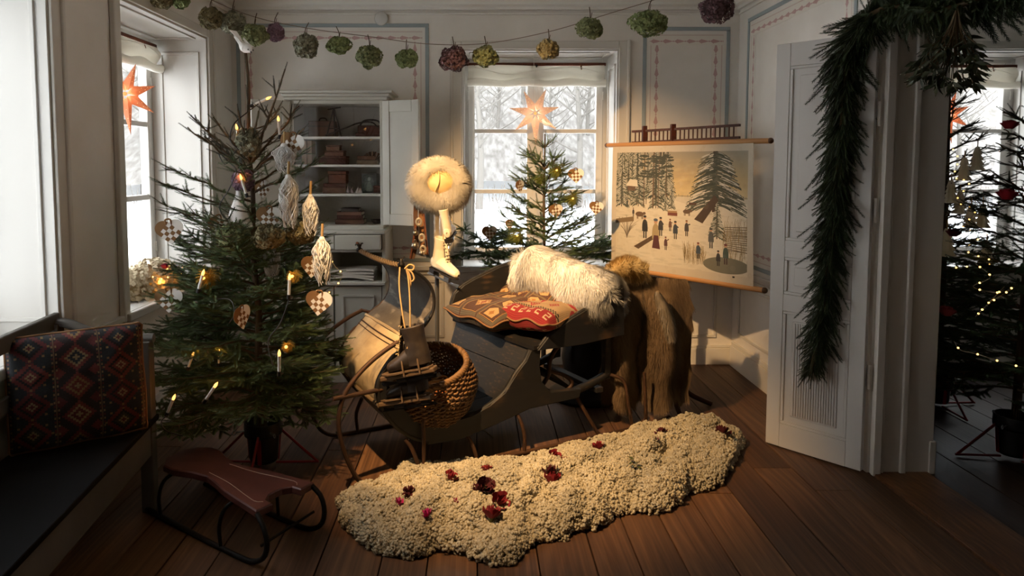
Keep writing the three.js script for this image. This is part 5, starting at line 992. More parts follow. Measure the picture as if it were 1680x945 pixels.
{
  const t = thing('white_cone', 'smooth white paper cone bell left of the trunk of the tall tree', 'paper cone', [-1.167, 1.239, -3.38]);
  part('cone', lathe([[.062, 0], [.06, .02], [.045, .08], [.022, .14], [.014, .165], [.012, .19], [0, .192]], 20), std({ color: 0xf0eeea, roughness: 0.8, ...two }), t); part('peg', rod([0, .18, 0], [0, .24, 0], .006, 8), M.stickWood, t);
}
// ---------- white birds on the two treetops ----------
function bird(label, p, ry, rx, k) {
  const t = thing('white_bird', label, 'bird ornament', p); t.rotation.set(rx, ry, 0, 'YXZ'); t.scale.setScalar(k);
  const m = std({ color: 0xe8e4de, roughness: 0.9 });
  part('body', surf((u, v) => { const q = u, rr = .022 * Math.pow(Math.sin(Math.PI * Math.min(1, .04 + q * .95)), .7) * (q < .3 ? .8 + q : 1.1 - (q - .3) * .9), a = v * 6.283; return [rr * Math.cos(a), rr * Math.sin(a) * 1.05 + .01 * Math.cos(q * 4), lerp(.05, -.05, q)]; }, 20, 14), m, t);
  part('tail', sheet((u, v) => [(v - .5) * lerp(.014, .034, u), lerp(0, -.004, u), lerp(-.04, -.115, u)], 4, 2, .003), m, t);
  for (const s of [-1, 1]) part('wing', sheet((u, v) => [s * (.019 + .004 * Math.sin(v * 3)), lerp(.014, -.006, v) * (1 - u * .6), lerp(.02, -.06, u)], 5, 3, .003), m, t);
  part('beak', place(new THREE.ConeGeometry(.004, .012, 8), 0, .008, .054, Math.PI / 2), std({ color: 0x4a4038 }), t);
  for (const s of [-1, 1]) part('eye', place(new THREE.SphereGeometry(.0028, 8, 6), s * .012, .014, .042), clipMat, t);
}
bird('white bird ornament with long tail head-down on the tall treetop', [-1.127, 2.123, -3.4], .9, .75, 1.15);
bird('small white bird ornament on the tip of the window tree', [.492, 1.839, -4.84], -2.2, -.4, .8);
// ---------- small fairy lights ----------
const ledMat = std({ color: 0xffe0a0, emissive: 0xffc870, emissiveIntensity: 4 });
function stringLights(label, pts, n, seed, p = 0) {
  const t = thing('string_lights', label, 'string lights'), c = new THREE.CatmullRomCurve3(pts.map((q) => V(q))), r = rng(seed);
  part('wire', tube(pts, .0012, pts.length * 8, 4), std({ color: 0xb8a890, roughness: .4, metalness: .6 }), t);
  for (let i = 0; i < n; i++) { const q = c.getPointAt((i + .5) / n); part('light_bulb', new THREE.SphereGeometry(.0045, 8, 6).translate(q.x, q.y, q.z), ledMat, t); }
  if (p) for (const f of [.25, .75]) { const q = c.getPointAt(f), l = new THREE.PointLight(0xffb050, p, 0, 2); l.position.set(q.x, q.y, q.z + .05); l.castShadow = true; t.add(l); }
}
stringLights('thin wire of tiny warm lights hanging from the tree before the cabinet desk', [[-.782, 1.14, -3.5], [-.724, 1.027, -3.5], [-.687, .983, -3.5], [-.72, .919, -3.5], [-.761, .888, -3.5], [-.836, .913, -3.45]], 6, 581);
// ---------- paper stars ----------
function paperStar(label, p, R, ry, rz, glow, col) {
  const t = thing('paper_star', label, 'paper star', p); t.rotation.set(0, ry, rz, 'YXZ');
  const m = phys({ color: col, roughness: 0.85, transmission: 0.4, thickness: 0, ...two, emissive: col, emissiveIntensity: glow });
  for (let k = 0; k < 7; k++) {
    const a = k / 7 * 6.283 + Math.PI / 2 * -1, len = R * (k === 0 ? 1.22 : [1, .98, .92, .98, .92, .98, .96][k]), d = [Math.cos(a), Math.sin(a)], s = [-d[1], d[0]], b = R * .155, i0 = R * .3, z = R * .17;
    const tip = [d[0] * len, d[1] * len, 0], L = [d[0] * i0 + s[0] * b, d[1] * i0 + s[1] * b, 0], Q = [d[0] * i0 - s[0] * b, d[1] * i0 - s[1] * b, 0], F = [d[0] * .1 * R, d[1] * .1 * R, z], K = [d[0] * .1 * R, d[1] * .1 * R, -z];
    const g = new THREE.BufferGeometry(); g.setAttribute('position', new THREE.Float32BufferAttribute([F, Q, tip, F, tip, L, K, tip, Q, K, L, tip].flat(), 3)); g.computeVertexNormals(); part('star_point', g, m, t);
    const dots = []; for (let q = 0; q < 5; q++) { const f = .3 + q * .14, w = (q % 2 ? 1 : -1) * .25; dots.push(place(new THREE.CircleGeometry(R * .012, 6), ...mix3(mix3(F, w > 0 ? L : Q, .45), tip, f * .9).map((c, j) => j === 2 ? c + .002 : c))); } part('punched_dots', dots, std({ color: 0xfff0c8, emissive: 0xffd890, emissiveIntensity: .6, ...two }), t);
  }
  part('cord', rod([0, 0, 0], [0, R * 1.0 + .4, -.02], .002, 5), M.linen, t);
  const l = new THREE.PointLight(0xffe0c0, .03, 0, 2); l.castShadow = true; l.shadow.radius = 1; t.add(l);
  part('light_bulb', new THREE.SphereGeometry(.012, 10, 8), std({ color: 0xffd090, emissive: 0xffb870, emissiveIntensity: .5 }), t);
  return t;
}
paperStar('pale peach paper star hanging before the middle window', [.469, 1.945, -5.42], .215, 0, .03, .06, 0xf1d2b8);
paperStar('orange paper star half hidden by the wall in the left window', [-2.076, 1.964, -4.1], .2, .75, .1, .05, 0xeaa67a);
paperStar('orange paper star in the window of the next room', [3.664, 1.931, -5.35], .19, 0, .15, .05, 0xeaa67a);

// ---------- blinds ----------
function blind(label, x0, x1, y, z, turn, origin) {
  const t = thing('roller_blind', label, 'blind', origin, turn), w = x1 - x0;
  part('batten', bx(x0, x1, y - .012, y + .012, z - .008, z + .008, .004), std({ map: rep(woodTex, 3, 3), color: 0xc08a5a, roughness: .6 }), t);
  part('cloth', sheet((u, v) => { const a = v * 7; return [lerp(x0 + .012, x1 - .012, u), y - .012 - v * .13 + .006 * Math.sin(u * 7), z + .012 + .02 * Math.sin(Math.PI * Math.min(1, v * 1.3)) + .006 * Math.sin(u * 11 + a)]; }, 30, 10, .003), M.linen, t);
  part('rolled_hem', tube(Array.from({ length: 12 }, (_, i) => [lerp(x0 + .005, x1 - .005, i / 11), y - .15 + .008 * Math.sin(i * 1.7), z + .028]), (k) => .03 + .004 * Math.sin(k * 19), 40, 10), M.linen, t);
  for (const f of [.06, .5, .82]) part('hook', [bar([lerp(x0, x1, f), y - .005, z + .012], [lerp(x0, x1, f) + .006, y - .045, z + .02], .016, .006)], f === .5 ? clipMat : M.stickWood, t);
  part('cord', [tube([[lerp(x0, x1, .04), y - .02, z + .03], [lerp(x0, x1, .3), y - .085, z + .05], [lerp(x0, x1, .5), y - .05, z + .04], [lerp(x0, x1, .8), y - .03, z + .045], [lerp(x0, x1, .96), y - .075, z + .05]], .002, 30, 4), tube([[lerp(x0, x1, .05), y - .05, z + .04], [lerp(x0, x1, .045), y - .8, z + .06], [lerp(x0, x1, .03), y - 1.35, z + .07]], .0018, 12, 4)], M.linen, t);
  return t;
}
blind('white blind rolled up at the top of the middle window', -.07, 1.045, 2.345, 0, 0, [0, 0, ZB - WD + .05]);
blind('white blind rolled up at the top of the far left window', .03, 1.14, 2.345, 0, Math.PI / 2, [XL - WD + .05, 0, -WIN.L1[0]]);
blind('white blind rolled up in the window of the next room', 3.22, 4.34, 2.33, 0, 0, [0, 0, ZB - WD + .05]);
// ---------- cabinet with secretaire ----------
{
  const X0 = -1.315, X1 = -.655, zb = ZB + .02, zf = -4.9, Y0 = 1.11, Y1 = 2.0, m = std({ map: speck(111, [176, 172, 160], [190, 186, 174], 5), roughness: .6 }), inner = std({ color: 0xa6a198, roughness: .85 });
  const t = thing('cabinet', 'pale grey painted cabinet with open glazed shelves, two drawers and a writing niche', 'cabinet', [0, 0, 0]);
  part('carcass', [bx(X0, X0 + .025, Y0, Y1, zb, zf, .003), bx(X1 - .025, X1, Y0, Y1, zb, zf, .003), bx(X0 + .025, X1 - .025, Y1 - .025, Y1, zb, zf - .002, .003), bx(X0, X1, Y0 - .03, Y0, zb, zf + .02, .006)], m, t);
  part('back_board', bx(X0 + .02, X1 - .02, Y0, Y1 - .02, zb, zb + .012), inner, t);
  part('cornice', [extrude([[-.01, 0], [.03, 0], [.035, .02], [.06, .03], [.07, .055], [.085, .06], [.085, .075], [-.01, .075]], X1 - X0 + .1).rotateY(Math.PI / 2).scale(1, 1, -1), 0].slice(0, 1).map(() => bx(X0 - .035, X1 + .035, Y1 + .0, Y1 + .022, zb, zf + .035, .006)).concat([bx(X0 - .05, X1 + .05, Y1 + .022, Y1 + .045, zb, zf + .05, .008), bx(X0 - .075, X1 + .075, Y1 + .045, Y1 + .066, zb, zf + .07, .01)]), m, t);
  for (const y of [1.335, 1.545, 1.745]) part('shelf', bx(X0 + .024, X1 - .024, y - .018, y, zb + .01, zf - .02, .003), std({ color: 0xd4d1c8, roughness: .55 }), t);
  const gd = part('glass_pane', bx(X0 + .028, X1 - .028, Y0 + .003, Y1 - .028, zf - .012, zf - .008), M.glass, t);
  const door = (hx, w, ang, name) => { const d = new THREE.Group(); d.name = name; d.position.set(hx, 0, zf + .004); d.rotation.y = ang; t.add(d); const f = .055; part('door_frame', [bx(0, f, Y0 + .005, Y1 - .005, -.011, .011, .003), bx(w - f, w, Y0 + .005, Y1 - .005, -.011, .011, .003), bx(f, w - f, Y0 + .005, Y0 + f + .03, -.011, .011, .003), bx(f, w - f, Y1 - f - .03, Y1 - .005, -.011, .011, .003)], m, d); part('door_panel', bx(f, w - f, Y0 + f, Y1 - f, -.004, .004), m, d); part('lock', [bx(w - .045, w + .004, 1.5, 1.58, .011, .02, .003), place(new THREE.SphereGeometry(.006, 8, 6), w - .02, 1.54, .02)], m, d); };
  door(X1, .29, -.42, 'door'); door(X0, .27, Math.PI + .55, 'door');
  // drawers, niche and lower body stand further out
  const zd = -4.78, A0 = -1.36, A1 = -.63;
  part('desk_body', [bx(A0, A0 + .025, 0.07, 1.06, zb, zd, .003), bx(A1 - .025, A1, 0.07, 1.06, zb, zd, .003), bx(A0, A1, 1.06, 1.085, zb, zd + .02, .006), bx(A0 + .024, A1 - .024, .93, .95, zb, zd - .002, .003), bx(A0, A1, .70, .722, zb, zd + .03, .005), bx(A0 + .02, A1 - .02, .1, .95, zb, zb + .012), bx(-1.04, -1.02, .72, .93, zb, zd - .04, .002)], m, t);
  for (const [a, b, out] of [[A0 + .03, -.985, .03], [-.975, A1 - .03, .05]]) { const d = part('drawer', [bx(a, b, .955, 1.055, zd - .02, zd + out, .004), bx(a + .01, b - .01, .96, 1.03, zb + .05, zd)], m, t); part('knob', place(new THREE.SphereGeometry(.012, 12, 10), (a + b) / 2, 1.0, zd + out + .012), M.stickWood, d); }
  for (const [a, b] of [[A0 + .03, -1.0], [-.99, A1 - .03]]) { const d = part('lower_door', [bx(a, b, .08, .69, zd - .02, zd, .004), ...panelFrameAt(a + .05, b - .05, .14, .63, zd)], m, t); part('keyhole', place(new THREE.CylinderGeometry(.008, .008, .006, 10), b - .025, .45, zd + .003, Math.PI / 2), M.brass, d); }
  part('plinth', bx(A0 - .01, A1 + .01, 0, .07, zb, zd + .01, .005), m, t);
}
function panelFrameAt(x0, x1, y0, y1, z) { const b = .016, t = .008; return [bx(x0, x1, y0, y0 + b, z, z + t, .003), bx(x0, x1, y1 - b, y1, z, z + t, .003), bx(x0, x0 + b, y0 + b, y1 - b, z, z + t, .003), bx(x1 - b, x1, y0 + b, y1 - b, z, z + t, .003)]; }
// ---------- what stands on its shelves ----------
{
  const leather = std({ map: speck(121, [70, 46, 32], [128, 88, 60], 8), roughness: .7 }), brown = std({ map: rep(woodTex, 3, 3), color: 0x8a5c3c, roughness: .7 }), dark = std({ color: 0x2e221a, roughness: .7 }), paper = std({ color: 0xcabfa6, roughness: .9 });
  const S = [1.11, 1.335, 1.545, 1.745], Z = -5.06;
  // top shelf
  { const t = thing('leather_case', 'brown leather case lying on the top cabinet shelf at the left', 'case', [-1.13, S[3], Z - .06]); part('body', bx(-.1, .1, 0, .12, -.05, .05, .008), leather, t); part('lid_seam', bx(-.102, .102, .078, .084, -.052, .052), dark, t); part('handle', tube([[-.03, .12, .0], [-.02, .14, .0], [.02, .14, 0], [.03, .12, 0]], .005, 12, 5), dark, t); }
  { const t = thing('wooden_trestle', 'dark wooden A-shaped trestle on the top cabinet shelf', 'trestle', [-1.03, S[3], Z + .03]); for (const [a, b] of [[[-.055, 0, .02], [.0, .21, 0]], [[.055, 0, .02], [0, .21, 0]], [[0, 0, -.03], [0, .2, 0]]]) part('leg', rod(a, b, .006, 6), dark, t); part('crosspiece', [rod([-.04, .06, .016], [.04, .06, .016], .005, 6), rod([-.045, .2, 0], [.05, .215, 0], .005, 6)], dark, t); }
  { const t = thing('carved_stick', 'long crooked wooden stick leaning across the top cabinet shelf', 'stick', [-1.0, S[3], Z + .06]); part('shaft', tube([[-.09, .012, 0], [.05, .06, 0], [.15, .1, -.01], [.25, .105, -.02], [.29, .07, -.02]], .006, 24, 6), dark, t); }
  { const t = thing('handled_box', 'brown wooden box with an arched handle at the right of the top shelf', 'box', [-.77, S[3], Z - .02]); part('body', bx(-.09, .09, 0, .085, -.05, .05, .006), brown, t); part('handle', tube([[-.085, .08, 0], [-.05, .12, 0], [.05, .12, 0], [.085, .08, 0]], .007, 16, 6), dark, t); part('tray', bx(-.105, .105, 0, .03, -.056, .056, .004), brown, t); }
  // second shelf
  const bookIt = (label, pos, w, h, d, mat, g, turn = 0) => { const t = thing('book', label, 'book', pos, turn, g); part('pages', bx(-w / 2 + .003, w / 2 - .004, .003, h - .003, -d / 2 + .004, d / 2 - .004), paper, t); part('cover', [bx(-w / 2, w / 2, 0, .004, -d / 2, d / 2, .001), bx(-w / 2, w / 2, h - .004, h, -d / 2, d / 2, .001), bx(-w / 2, w / 2, 0, h, d / 2 - .004, d / 2, .001)], mat, t); return t; };
  const upright = (label, x, w, h, mat) => { const t = thing('book', label, 'book', [x, S[2], Z], 0, 'upright books on the second shelf'); part('pages', bx(-w / 2 + .003, w / 2 - .003, .003, h - .004, -.06, .055), paper, t); part('cover', [bx(-w / 2, -w / 2 + .003, 0, h, -.065, .06), bx(w / 2 - .003, w / 2, 0, h, -.065, .06), bx(-w / 2, w / 2, 0, h, .056, .062, .002)], mat, t); };
  upright('tall pale buff book standing nearest the left edge of the second shelf', -1.245, .035, .17, std({ color: 0xa88a6a })); upright('tall buff book standing beside the leftmost book on the second shelf', -1.205, .032, .172, std({ color: 0x9a7c5e }));
  const box = (label, pos, w, h, d, mat, turn = 0) => { const t = thing('wooden_box', label, 'box', pos, turn); part('body', bx(-w / 2, w / 2, 0, h * .72, -d / 2, d / 2, .004), mat, t); part('lid', bx(-w / 2 - .003, w / 2 + .003, h * .74, h, -d / 2 - .003, d / 2 + .003, .004), mat, t); return t; };
  box('broad brown wooden box, lowest of the stack on the second shelf', [-1.04, S[2], Z], .2, .062, .12, brown); box('smaller reddish box on top of the broad box, second shelf', [-1.03, S[2] + .062, Z], .14, .04, .1, std({ color: 0x6e4a38, roughness: .7 })); box('small dark box topmost of the second shelf stack', [-1.04, S[2] + .102, Z], .1, .04, .08, leather);
  bookIt('small brown book, upper of the two lying at the right of the second shelf', [-.80, S[2] + .034, Z], .13, .028, .1, leather, null, .1); bookIt('pale-edged book, lower of the two lying at the right of the second shelf', [-.79, S[2], Z], .15, .032, .11, std({ color: 0x7a6650 }), null);
  { const t = thing('fan_shell', 'brown ribbed fan shell standing behind the small books on the second shelf', 'shell', [-.765, S[2] + .0, Z - .07]); const ribs = []; for (let i = 0; i < 11; i++) { const a = Math.PI * (i + .5) / 11; ribs.push(tube([[0, 0.01, 0], [.05 * Math.cos(a), .05 * Math.sin(a) + .01, .01], [.085 * Math.cos(a), .085 * Math.sin(a) + .01, 0]], (k) => .003 + .007 * k, 6, 5)); } part('ribs', ribs, std({ color: 0x6a4c36, roughness: .7 }), t); }
  // third shelf
  bookIt('thick old brown book lying lowest at the left of the third shelf', [-1.03, S[1], Z], .17, .045, .12, leather, null); bookIt('thin old book lying second from below on the third shelf', [-1.03, S[1] + .045, Z], .165, .028, .12, brown, null, .06);
  box('honey-brown wooden box on two old books on the third shelf', [-1.01, S[1] + .073, Z], .13, .09, .1, std({ map: rep(woodTex, 4, 4), color: 0xb0814f, roughness: .6 }));
  { const t = thing('crystal_cluster', 'cluster of pale stones and crystals in the middle of the third shelf', 'minerals', [-.885, S[1], Z + .02]); const r = rng(131); for (let i = 0; i < 9; i++) part('crystal', place(new THREE.ConeGeometry(.016 + .012 * r(), .03 + .05 * r(), 5), (r() - .5) * .1, .02 + .006 * r(), (r() - .5) * .05, (r() - .5) * .6, r() * 3, (r() - .5) * .6), std({ color: [0xb8aaa4, 0x9a8a88, 0xc8beb4][i % 3], roughness: .3 }), t); }
  { const t = thing('portrait_photo', 'dark framed photograph of a standing figure on the third shelf', 'photograph', [-.785, S[1], Z + .0]); t.rotation.x = -.08; part('frame', bx(-.058, .058, 0, .145, -.008, 0, .002), dark, t); const pm = std({ map: canvasTex(128, 160, (c, w, h) => { c.fillStyle = '#2c322e'; c.fillRect(0, 0, w, h); c.fillStyle = '#49504a'; c.beginPath(); c.ellipse(64, 90, 46, 66, 0, 0, 7); c.fill(); c.fillStyle = '#8c9088'; c.beginPath(); c.ellipse(64, 44, 13, 17, 0, 0, 7); c.fill(); c.fillStyle = '#6c7068'; c.beginPath(); c.moveTo(40, 150); c.quadraticCurveTo(42, 70, 64, 64); c.quadraticCurveTo(88, 70, 90, 150); c.fill(); }), roughness: .5 }); const g = new THREE.PlaneGeometry(.106, .135); g.translate(0, .0725, .001); part('print', g, pm, t); }
  box('little brown box at the right end of the third shelf', [-.71, S[1], Z], .075, .055, .08, brown);
  // lowest shelf
  [['worn red-brown book at the bottom of the stack on the lowest shelf', .21, .034, leather, 0], ['dark brown book second from below on the lowest shelf', .19, .03, brown, .05], ['reddish book third from below on the lowest shelf', .18, .026, std({ color: 0x6a4636, roughness: .7 }), -.04], ['small dark book topmost of the stack on the lowest shelf', .13, .026, dark, .03]].reduce((y, [l, w, h, m, a]) => { bookIt(l, [-.92, y, Z], w, h, .13, m, null, a); return y + h; }, S[0]);
  { const t = thing('dark_bowl', 'small dark bowl at the right of the lowest shelf', 'bowl', [-.73, S[0], Z]); part('bowl', lathe([[0, 0], [.025, 0], [.045, .025], [.047, .03], [.043, .028], [.022, .006], [0, .005]], 20), dark, t); }
  { const t = thing('folded_linen', 'folded white linen cloths lying in the writing niche', 'linen', [-.87, .724, -4.9]); const m = std({ color: 0xc2bbb0, roughness: .95 }); for (let i = 0; i < 4; i++) part('fold', sheet((u, v) => [lerp(-.15, .15, u), .012 + i * .018 + .006 * Math.sin(u * 5 + i) + .012 * Math.sin(Math.PI * u), lerp(-.09, .09, v)], 12, 4, .014), m, t); }
}
// ---------- bench with woven cushion ----------
{
  const t = thing('wooden_bench', 'dark painted wooden bench under the left windows', 'bench', [-1.454, 0, -2.988], .11), m = std({ map: rep(wornTex, 2, 2), color: 0xd8d4ce, roughness: .55 }), g = std({ map: speck(141, [74, 70, 64], [102, 97, 90], 6), roughness: .6 });
  // local: x < 0 towards the wall, z > 0 towards the camera end
  part('leg', bx(-.035, .02, 0, .77, -.03, .03, .005), g, t); part('leg', bx(-.40, -.355, 0, .86, -.03, .03, .005), g, t); part('leg', bx(-.035, .02, 0, .77, 1.66, 1.72, .005), g, t); part('leg', bx(-.40, -.355, 0, .88, 1.66, 1.72, .005), g, t);
  part('seat', bx(-.40, .03, .40, .425, -.04, 1.74, .006), phys({ color: 0x090a0c, roughness: .85, specularIntensity: .3 }), t);
  part('apron', bx(-.01, .015, .26, .40, .03, 1.66, .004), g, t); part('apron', bx(-.36, -.02, .28, .40, -.02, .005, .004), g, t);
  part('armrest', tube([[-.385, .86, 0], [-.33, .855, 0], [-.25, .82, 0], [-.15, .785, 0], [.03, .78, 0]], .022, 20, 7), g, t); part('arm_rail', bx(-.37, -.03, .58, .62, -.012, .012, .004), g, t);
  part('top_rail', bx(-.40, -.37, .83, .90, -.03, 1.74, .008), g, t); part('back_rail', bx(-.395, -.375, .6, .66, .03, 1.66, .005), g, t);
  for (let z = .25; z < 1.6; z += .27) part('back_slat', bx(-.392, -.378, .42, .84, z, z + .05, .004), g, t);
}
{
  const c = cushion('large dark red and blue woven cushion with star bands standing on the bench', null, .48, .44, .17, kilimDark, 12);
  const m = new THREE.Matrix4().makeBasis(V(.74, .06, -.67).normalize(), V(.6, .34, .72).normalize(), V(0, 0, 1)); void m;
  c.position.set(-1.605, .655, -2.72); c.rotation.set(Math.PI / 2 - .22, 0, 0); c.rotation.order = 'YXZ'; c.rotation.set(Math.PI / 2 - .18, .62, 0, 'YXZ');
}
// ---------- small red sledge ----------
{
  const t = thing('red_sledge', 'small old sledge with a shaped red-brown seat and thin iron runners', 'sledge', [-1.03, 0, -2.84], 34.5 * -Math.PI / 180);
  const red = std({ map: speck(151, [70, 34, 28], [112, 62, 50], 7), roughness: .5, bumpMap: bumpNoise, bumpScale: .001 }), iron = M.blackIron;
  // local x forward (to the right and nearer), z to the right-hand (near) side
  const o = [[-.40, .0], [-.385, .07], [-.33, .115], [-.26, .115], [-.17, .085], [-.08, .07], [.0, .085], [.1, .11], [.22, .125], [.33, .14], [.335, .075], [.29, .07], [.265, .035], [.262, 0], [.265, -.035], [.29, -.07], [.335, -.075], [.33, -.14], [.22, -.125], [.1, -.11], [0, -.085], [-.08, -.07], [-.17, -.085], [-.26, -.115], [-.33, -.115], [-.385, -.07]];
  part('seat', place(extrude(o, .022, .005), 0, .225, 0, Math.PI / 2), red, t);
  part('seat_line', [1, -1].map((s) => tube([[-.1, .231, s * .05], [.05, .231, s * .062], [.2, .231, s * .09], [.28, .231, s * .1], [.3, .231, s * .085]], .0016, 20, 4)), std({ color: 0xb09684 }), t);
  for (const s of [-1, 1]) {
    const z = s * .145; part('runner', tube([[-.43, .014, z], [-.2, .01, z], [.2, .01, z], [.31, .02, z], [.375, .06, z], [.395, .12, z], [.375, .18, z], [.33, .215, z * .95]], .011, 40, 6), iron, t);
    for (const x of [-.33, .1]) part('iron_strut', tube([[x + .05, .205, z * .62], [x + .02, .17, z * .9], [x, .1, z], [x + .005, .015, z]], .008, 14, 6), iron, t);
  }
  for (const x of [-.3, .12]) part('cross_cleat', bx(x - .02, x + .02, .185, .203, -.1, .1, .004), red, t);
  part('foot_bar', rod([.33, .1, -.145], [.36, .1, .145], .006, 6), iron, t);
}
// ---------- wall chart on a wooden frame ----------
{
  const L = [.982, 1.695, -5], R = [1.702, 1.707, -4.05], BL = [L[0], .80, L[2]], BR = [R[0] - .01, .80, R[2]];
  const t = thing('wall_chart', 'old school wall chart of a snowy forest scene hung between two wooden rods', 'wall chart');
  const dx = R[0] - L[0], dz = R[2] - L[2], W = Math.hypot(dx, dz), n = [-dz / W, 0, dx / W], e = [dx / W, dz / W];
  const pt = (u, y, o = 0) => [L[0] + e[0] * u * W + n[0] * o, y, L[2] + e[1] * u * W + n[2] * o], yt = L[1] - .01, yb = .80;
  const rodWood = std({ color: 0xb5824c, roughness: .5, bumpMap: bumpFine, bumpScale: .0006 });
  part('rod', tube([pt(-.03, yt), pt(1.03, yt)], .016, 1, 12, false, true), rodWood, t); part('rod', tube([pt(-.02, yb), pt(1.02, yb)], .017, 1, 12, false, true), rodWood, t);
  part('rod_end', [place(new THREE.SphereGeometry(.018, 12, 8), ...pt(1.03, yt)), place(new THREE.SphereGeometry(.019, 12, 8), ...pt(1.02, yb)), place(new THREE.SphereGeometry(.018, 12, 8), ...pt(-.03, yt))], std({ color: 0x5a3c24, roughness: .5 }), t);
  const chart = canvasTex(1600, 1180, (c, w, h) => {
    const r = rng(611); c.fillStyle = '#d9cdb6'; c.fillRect(0, 0, w, h); const x0 = 60, y0 = 60, x1 = w - 60, y1 = h - 70, PW = x1 - x0, PH = y1 - y0, X = (u) => x0 + u * PW, Y = (v) => y0 + v * PH;
    c.save(); c.beginPath(); c.rect(x0, y0, PW, PH); c.clip();
    const sky = c.createLinearGradient(0, y0, 0, Y(.45)); sky.addColorStop(0, '#a8a08c'); sky.addColorStop(.5, '#cdb583'); sky.addColorStop(1, '#e6cf9c'); c.fillStyle = sky; c.fillRect(x0, y0, PW, PH);
    for (let i = 0; i < 60; i++) { c.globalAlpha = .12; c.fillStyle = r() < .5 ? '#efd79c' : '#b7a27c'; c.beginPath(); c.ellipse(X(.45 + .3 * r()), Y(.05 + .3 * r()), 90 * r() + 30, 10 + 14 * r(), -.1, 0, 7); c.fill(); } c.globalAlpha = 1;
    // far shore and fields
    c.fillStyle = '#8f8a78'; c.fillRect(X(.5), Y(.375), PW * .5, 6); for (let i = 0; i < 40; i++) c.fillRect(X(.5 + .5 * r()), Y(.36 + .012 * r()), 6, 16);
    c.fillStyle = '#d6ccb4'; c.fillRect(x0, Y(.385), PW, PH); c.fillStyle = '#e2d8c0'; c.beginPath(); c.moveTo(x0, Y(.45)); c.quadraticCurveTo(X(.3), Y(.3), X(.5), Y(.42)); c.quadraticCurveTo(X(.7), Y(.5), x1, Y(.42)); c.lineTo(x1, y1); c.lineTo(x0, y1); c.fill();
    for (let i = 0; i < 220; i++) { c.globalAlpha = .2; c.fillStyle = ['#efe7d2', '#bfb49a', '#a9a48e'][i % 3]; c.beginPath(); c.ellipse(X(r()), Y(.5 + .5 * r()), 60 * r() + 20, 5 + 8 * r(), .2 * (r() - .5), 0, 7); c.fill(); } c.globalAlpha = 1;
    const bough = (x, y, q, dn, col, lw) => { c.strokeStyle = col; c.lineWidth = lw; c.beginPath(); c.moveTo(x, y); c.quadraticCurveTo(x + q * .5, y + dn * .2, x + q, y + dn); c.stroke(); };
    const fir = (u, v, hh, ww, dark, snow) => { const X0 = X(u), Yb = Y(v), H = hh * PH, n = Math.max(8, Math.round(H / 9)); c.lineCap = 'round'; c.fillStyle = '#5a4836'; c.fillRect(X0 - ww * PW * .03, Yb - H * .9, ww * PW * .06, H * .9); for (let i = 0; i < n; i++) { const f = i / n, y = Yb - H + f * H * .95, half = ww * PW * (.05 + .5 * f); for (let k = 0; k < 9; k++) { const q = half * (.3 + .75 * r()) * (r() < .5 ? -1 : 1); bough(X0, y, q, H * .03 + Math.abs(q) * .35, k % 3 ? dark : '#6c705c', 3 + 3 * r()); if (k < 3) bough(X0 + q * .35, y + Math.abs(q) * .08 - 3, q * .6, Math.abs(q) * .2, snow, 3 + 3 * r()); } } };
    for (let i = 0; i < 16; i++) { const u = .46 * r(); c.fillStyle = ['#4c463a', '#5a4c3a', '#3c3a32'][i % 3]; c.fillRect(X(u), Y(-.05), 7 + 9 * r(), PH * (.42 + .12 * r())); }
    for (let i = 0; i < 26; i++) fir(.45 * r(), .3 + .2 * r(), .28 + .26 * r(), .1 + .05 * r(), ['#4b4f40', '#3e4438', '#565a48'][i % 3], '#cfc8b4');
    for (const [u, w2] of [[.315, 15], [.24, 9], [.36, 8], [.42, 6]]) { c.fillStyle = '#6a543e'; c.fillRect(X(u), Y(0), w2, PH * .5); for (let i = 0; i < 14; i++) { c.fillStyle = '#474a3c'; c.beginPath(); c.ellipse(X(u) + (r() - .5) * 120, Y(.02 + .2 * r()), 40, 9, .3 * (r() - .5), 0, 7); c.fill(); } }
    fir(.05, .5, .46, .13, '#4a4e42', '#d8d2c0'); fir(.47, .5, .22, .06, '#454a3e', '#d8d2c0'); fir(.42, .52, .14, .04, '#50543f', '#d8d2c0');
    // cottage
    c.fillStyle = '#6a5440'; c.fillRect(X(.1), Y(.3), PW * .07, PH * .05); c.fillStyle = '#e2dac6'; c.beginPath(); c.moveTo(X(.085), Y(.305)); c.lineTo(X(.12), Y(.245)); c.lineTo(X(.185), Y(.25)); c.lineTo(X(.19), Y(.31)); c.fill();
    // the big fir at the right with a snow-laden shelter under it
    c.fillStyle = '#52402e'; c.fillRect(X(.765), Y(0), 46, PH * .5);
    for (let i = 0; i < 620; i++) { const v = .44 * Math.pow(r(), .8), sd = r() < .5 ? -1 : 1, q = sd * PW * (.04 + .19 * r() * (.35 + 1.5 * v)), X0 = X(.785), y = Y(v); bough(X0, y, q, 8 + Math.abs(q) * .28, ['#4c5042', '#3f4538', '#5c604e'][i % 3], 3 + 4 * r()); if (i % 3 === 0) bough(X0 + q * .4, y - 4 + Math.abs(q) * .06, q * .5, Math.abs(q) * .16, '#e2dac8', 4 + 5 * r()); }
    fir(.8, .72, .3, .13, '#4f5546', '#e0d8c4'); c.fillStyle = '#51402f'; c.beginPath(); c.moveTo(X(.64), Y(.57)); c.lineTo(X(.78), Y(.36)); c.lineTo(X(.81), Y(.4)); c.lineTo(X(.7), Y(.6)); c.fill();
    // fences and reeds
    c.strokeStyle = '#6a5a44'; c.lineWidth = 6; for (let i = 0; i < 14; i++) { c.beginPath(); c.moveTo(X(.84 + .02 * r()), Y(.62 + i * .014)); c.lineTo(X(1), Y(.6 + i * .016 + .02 * r())); c.stroke(); }
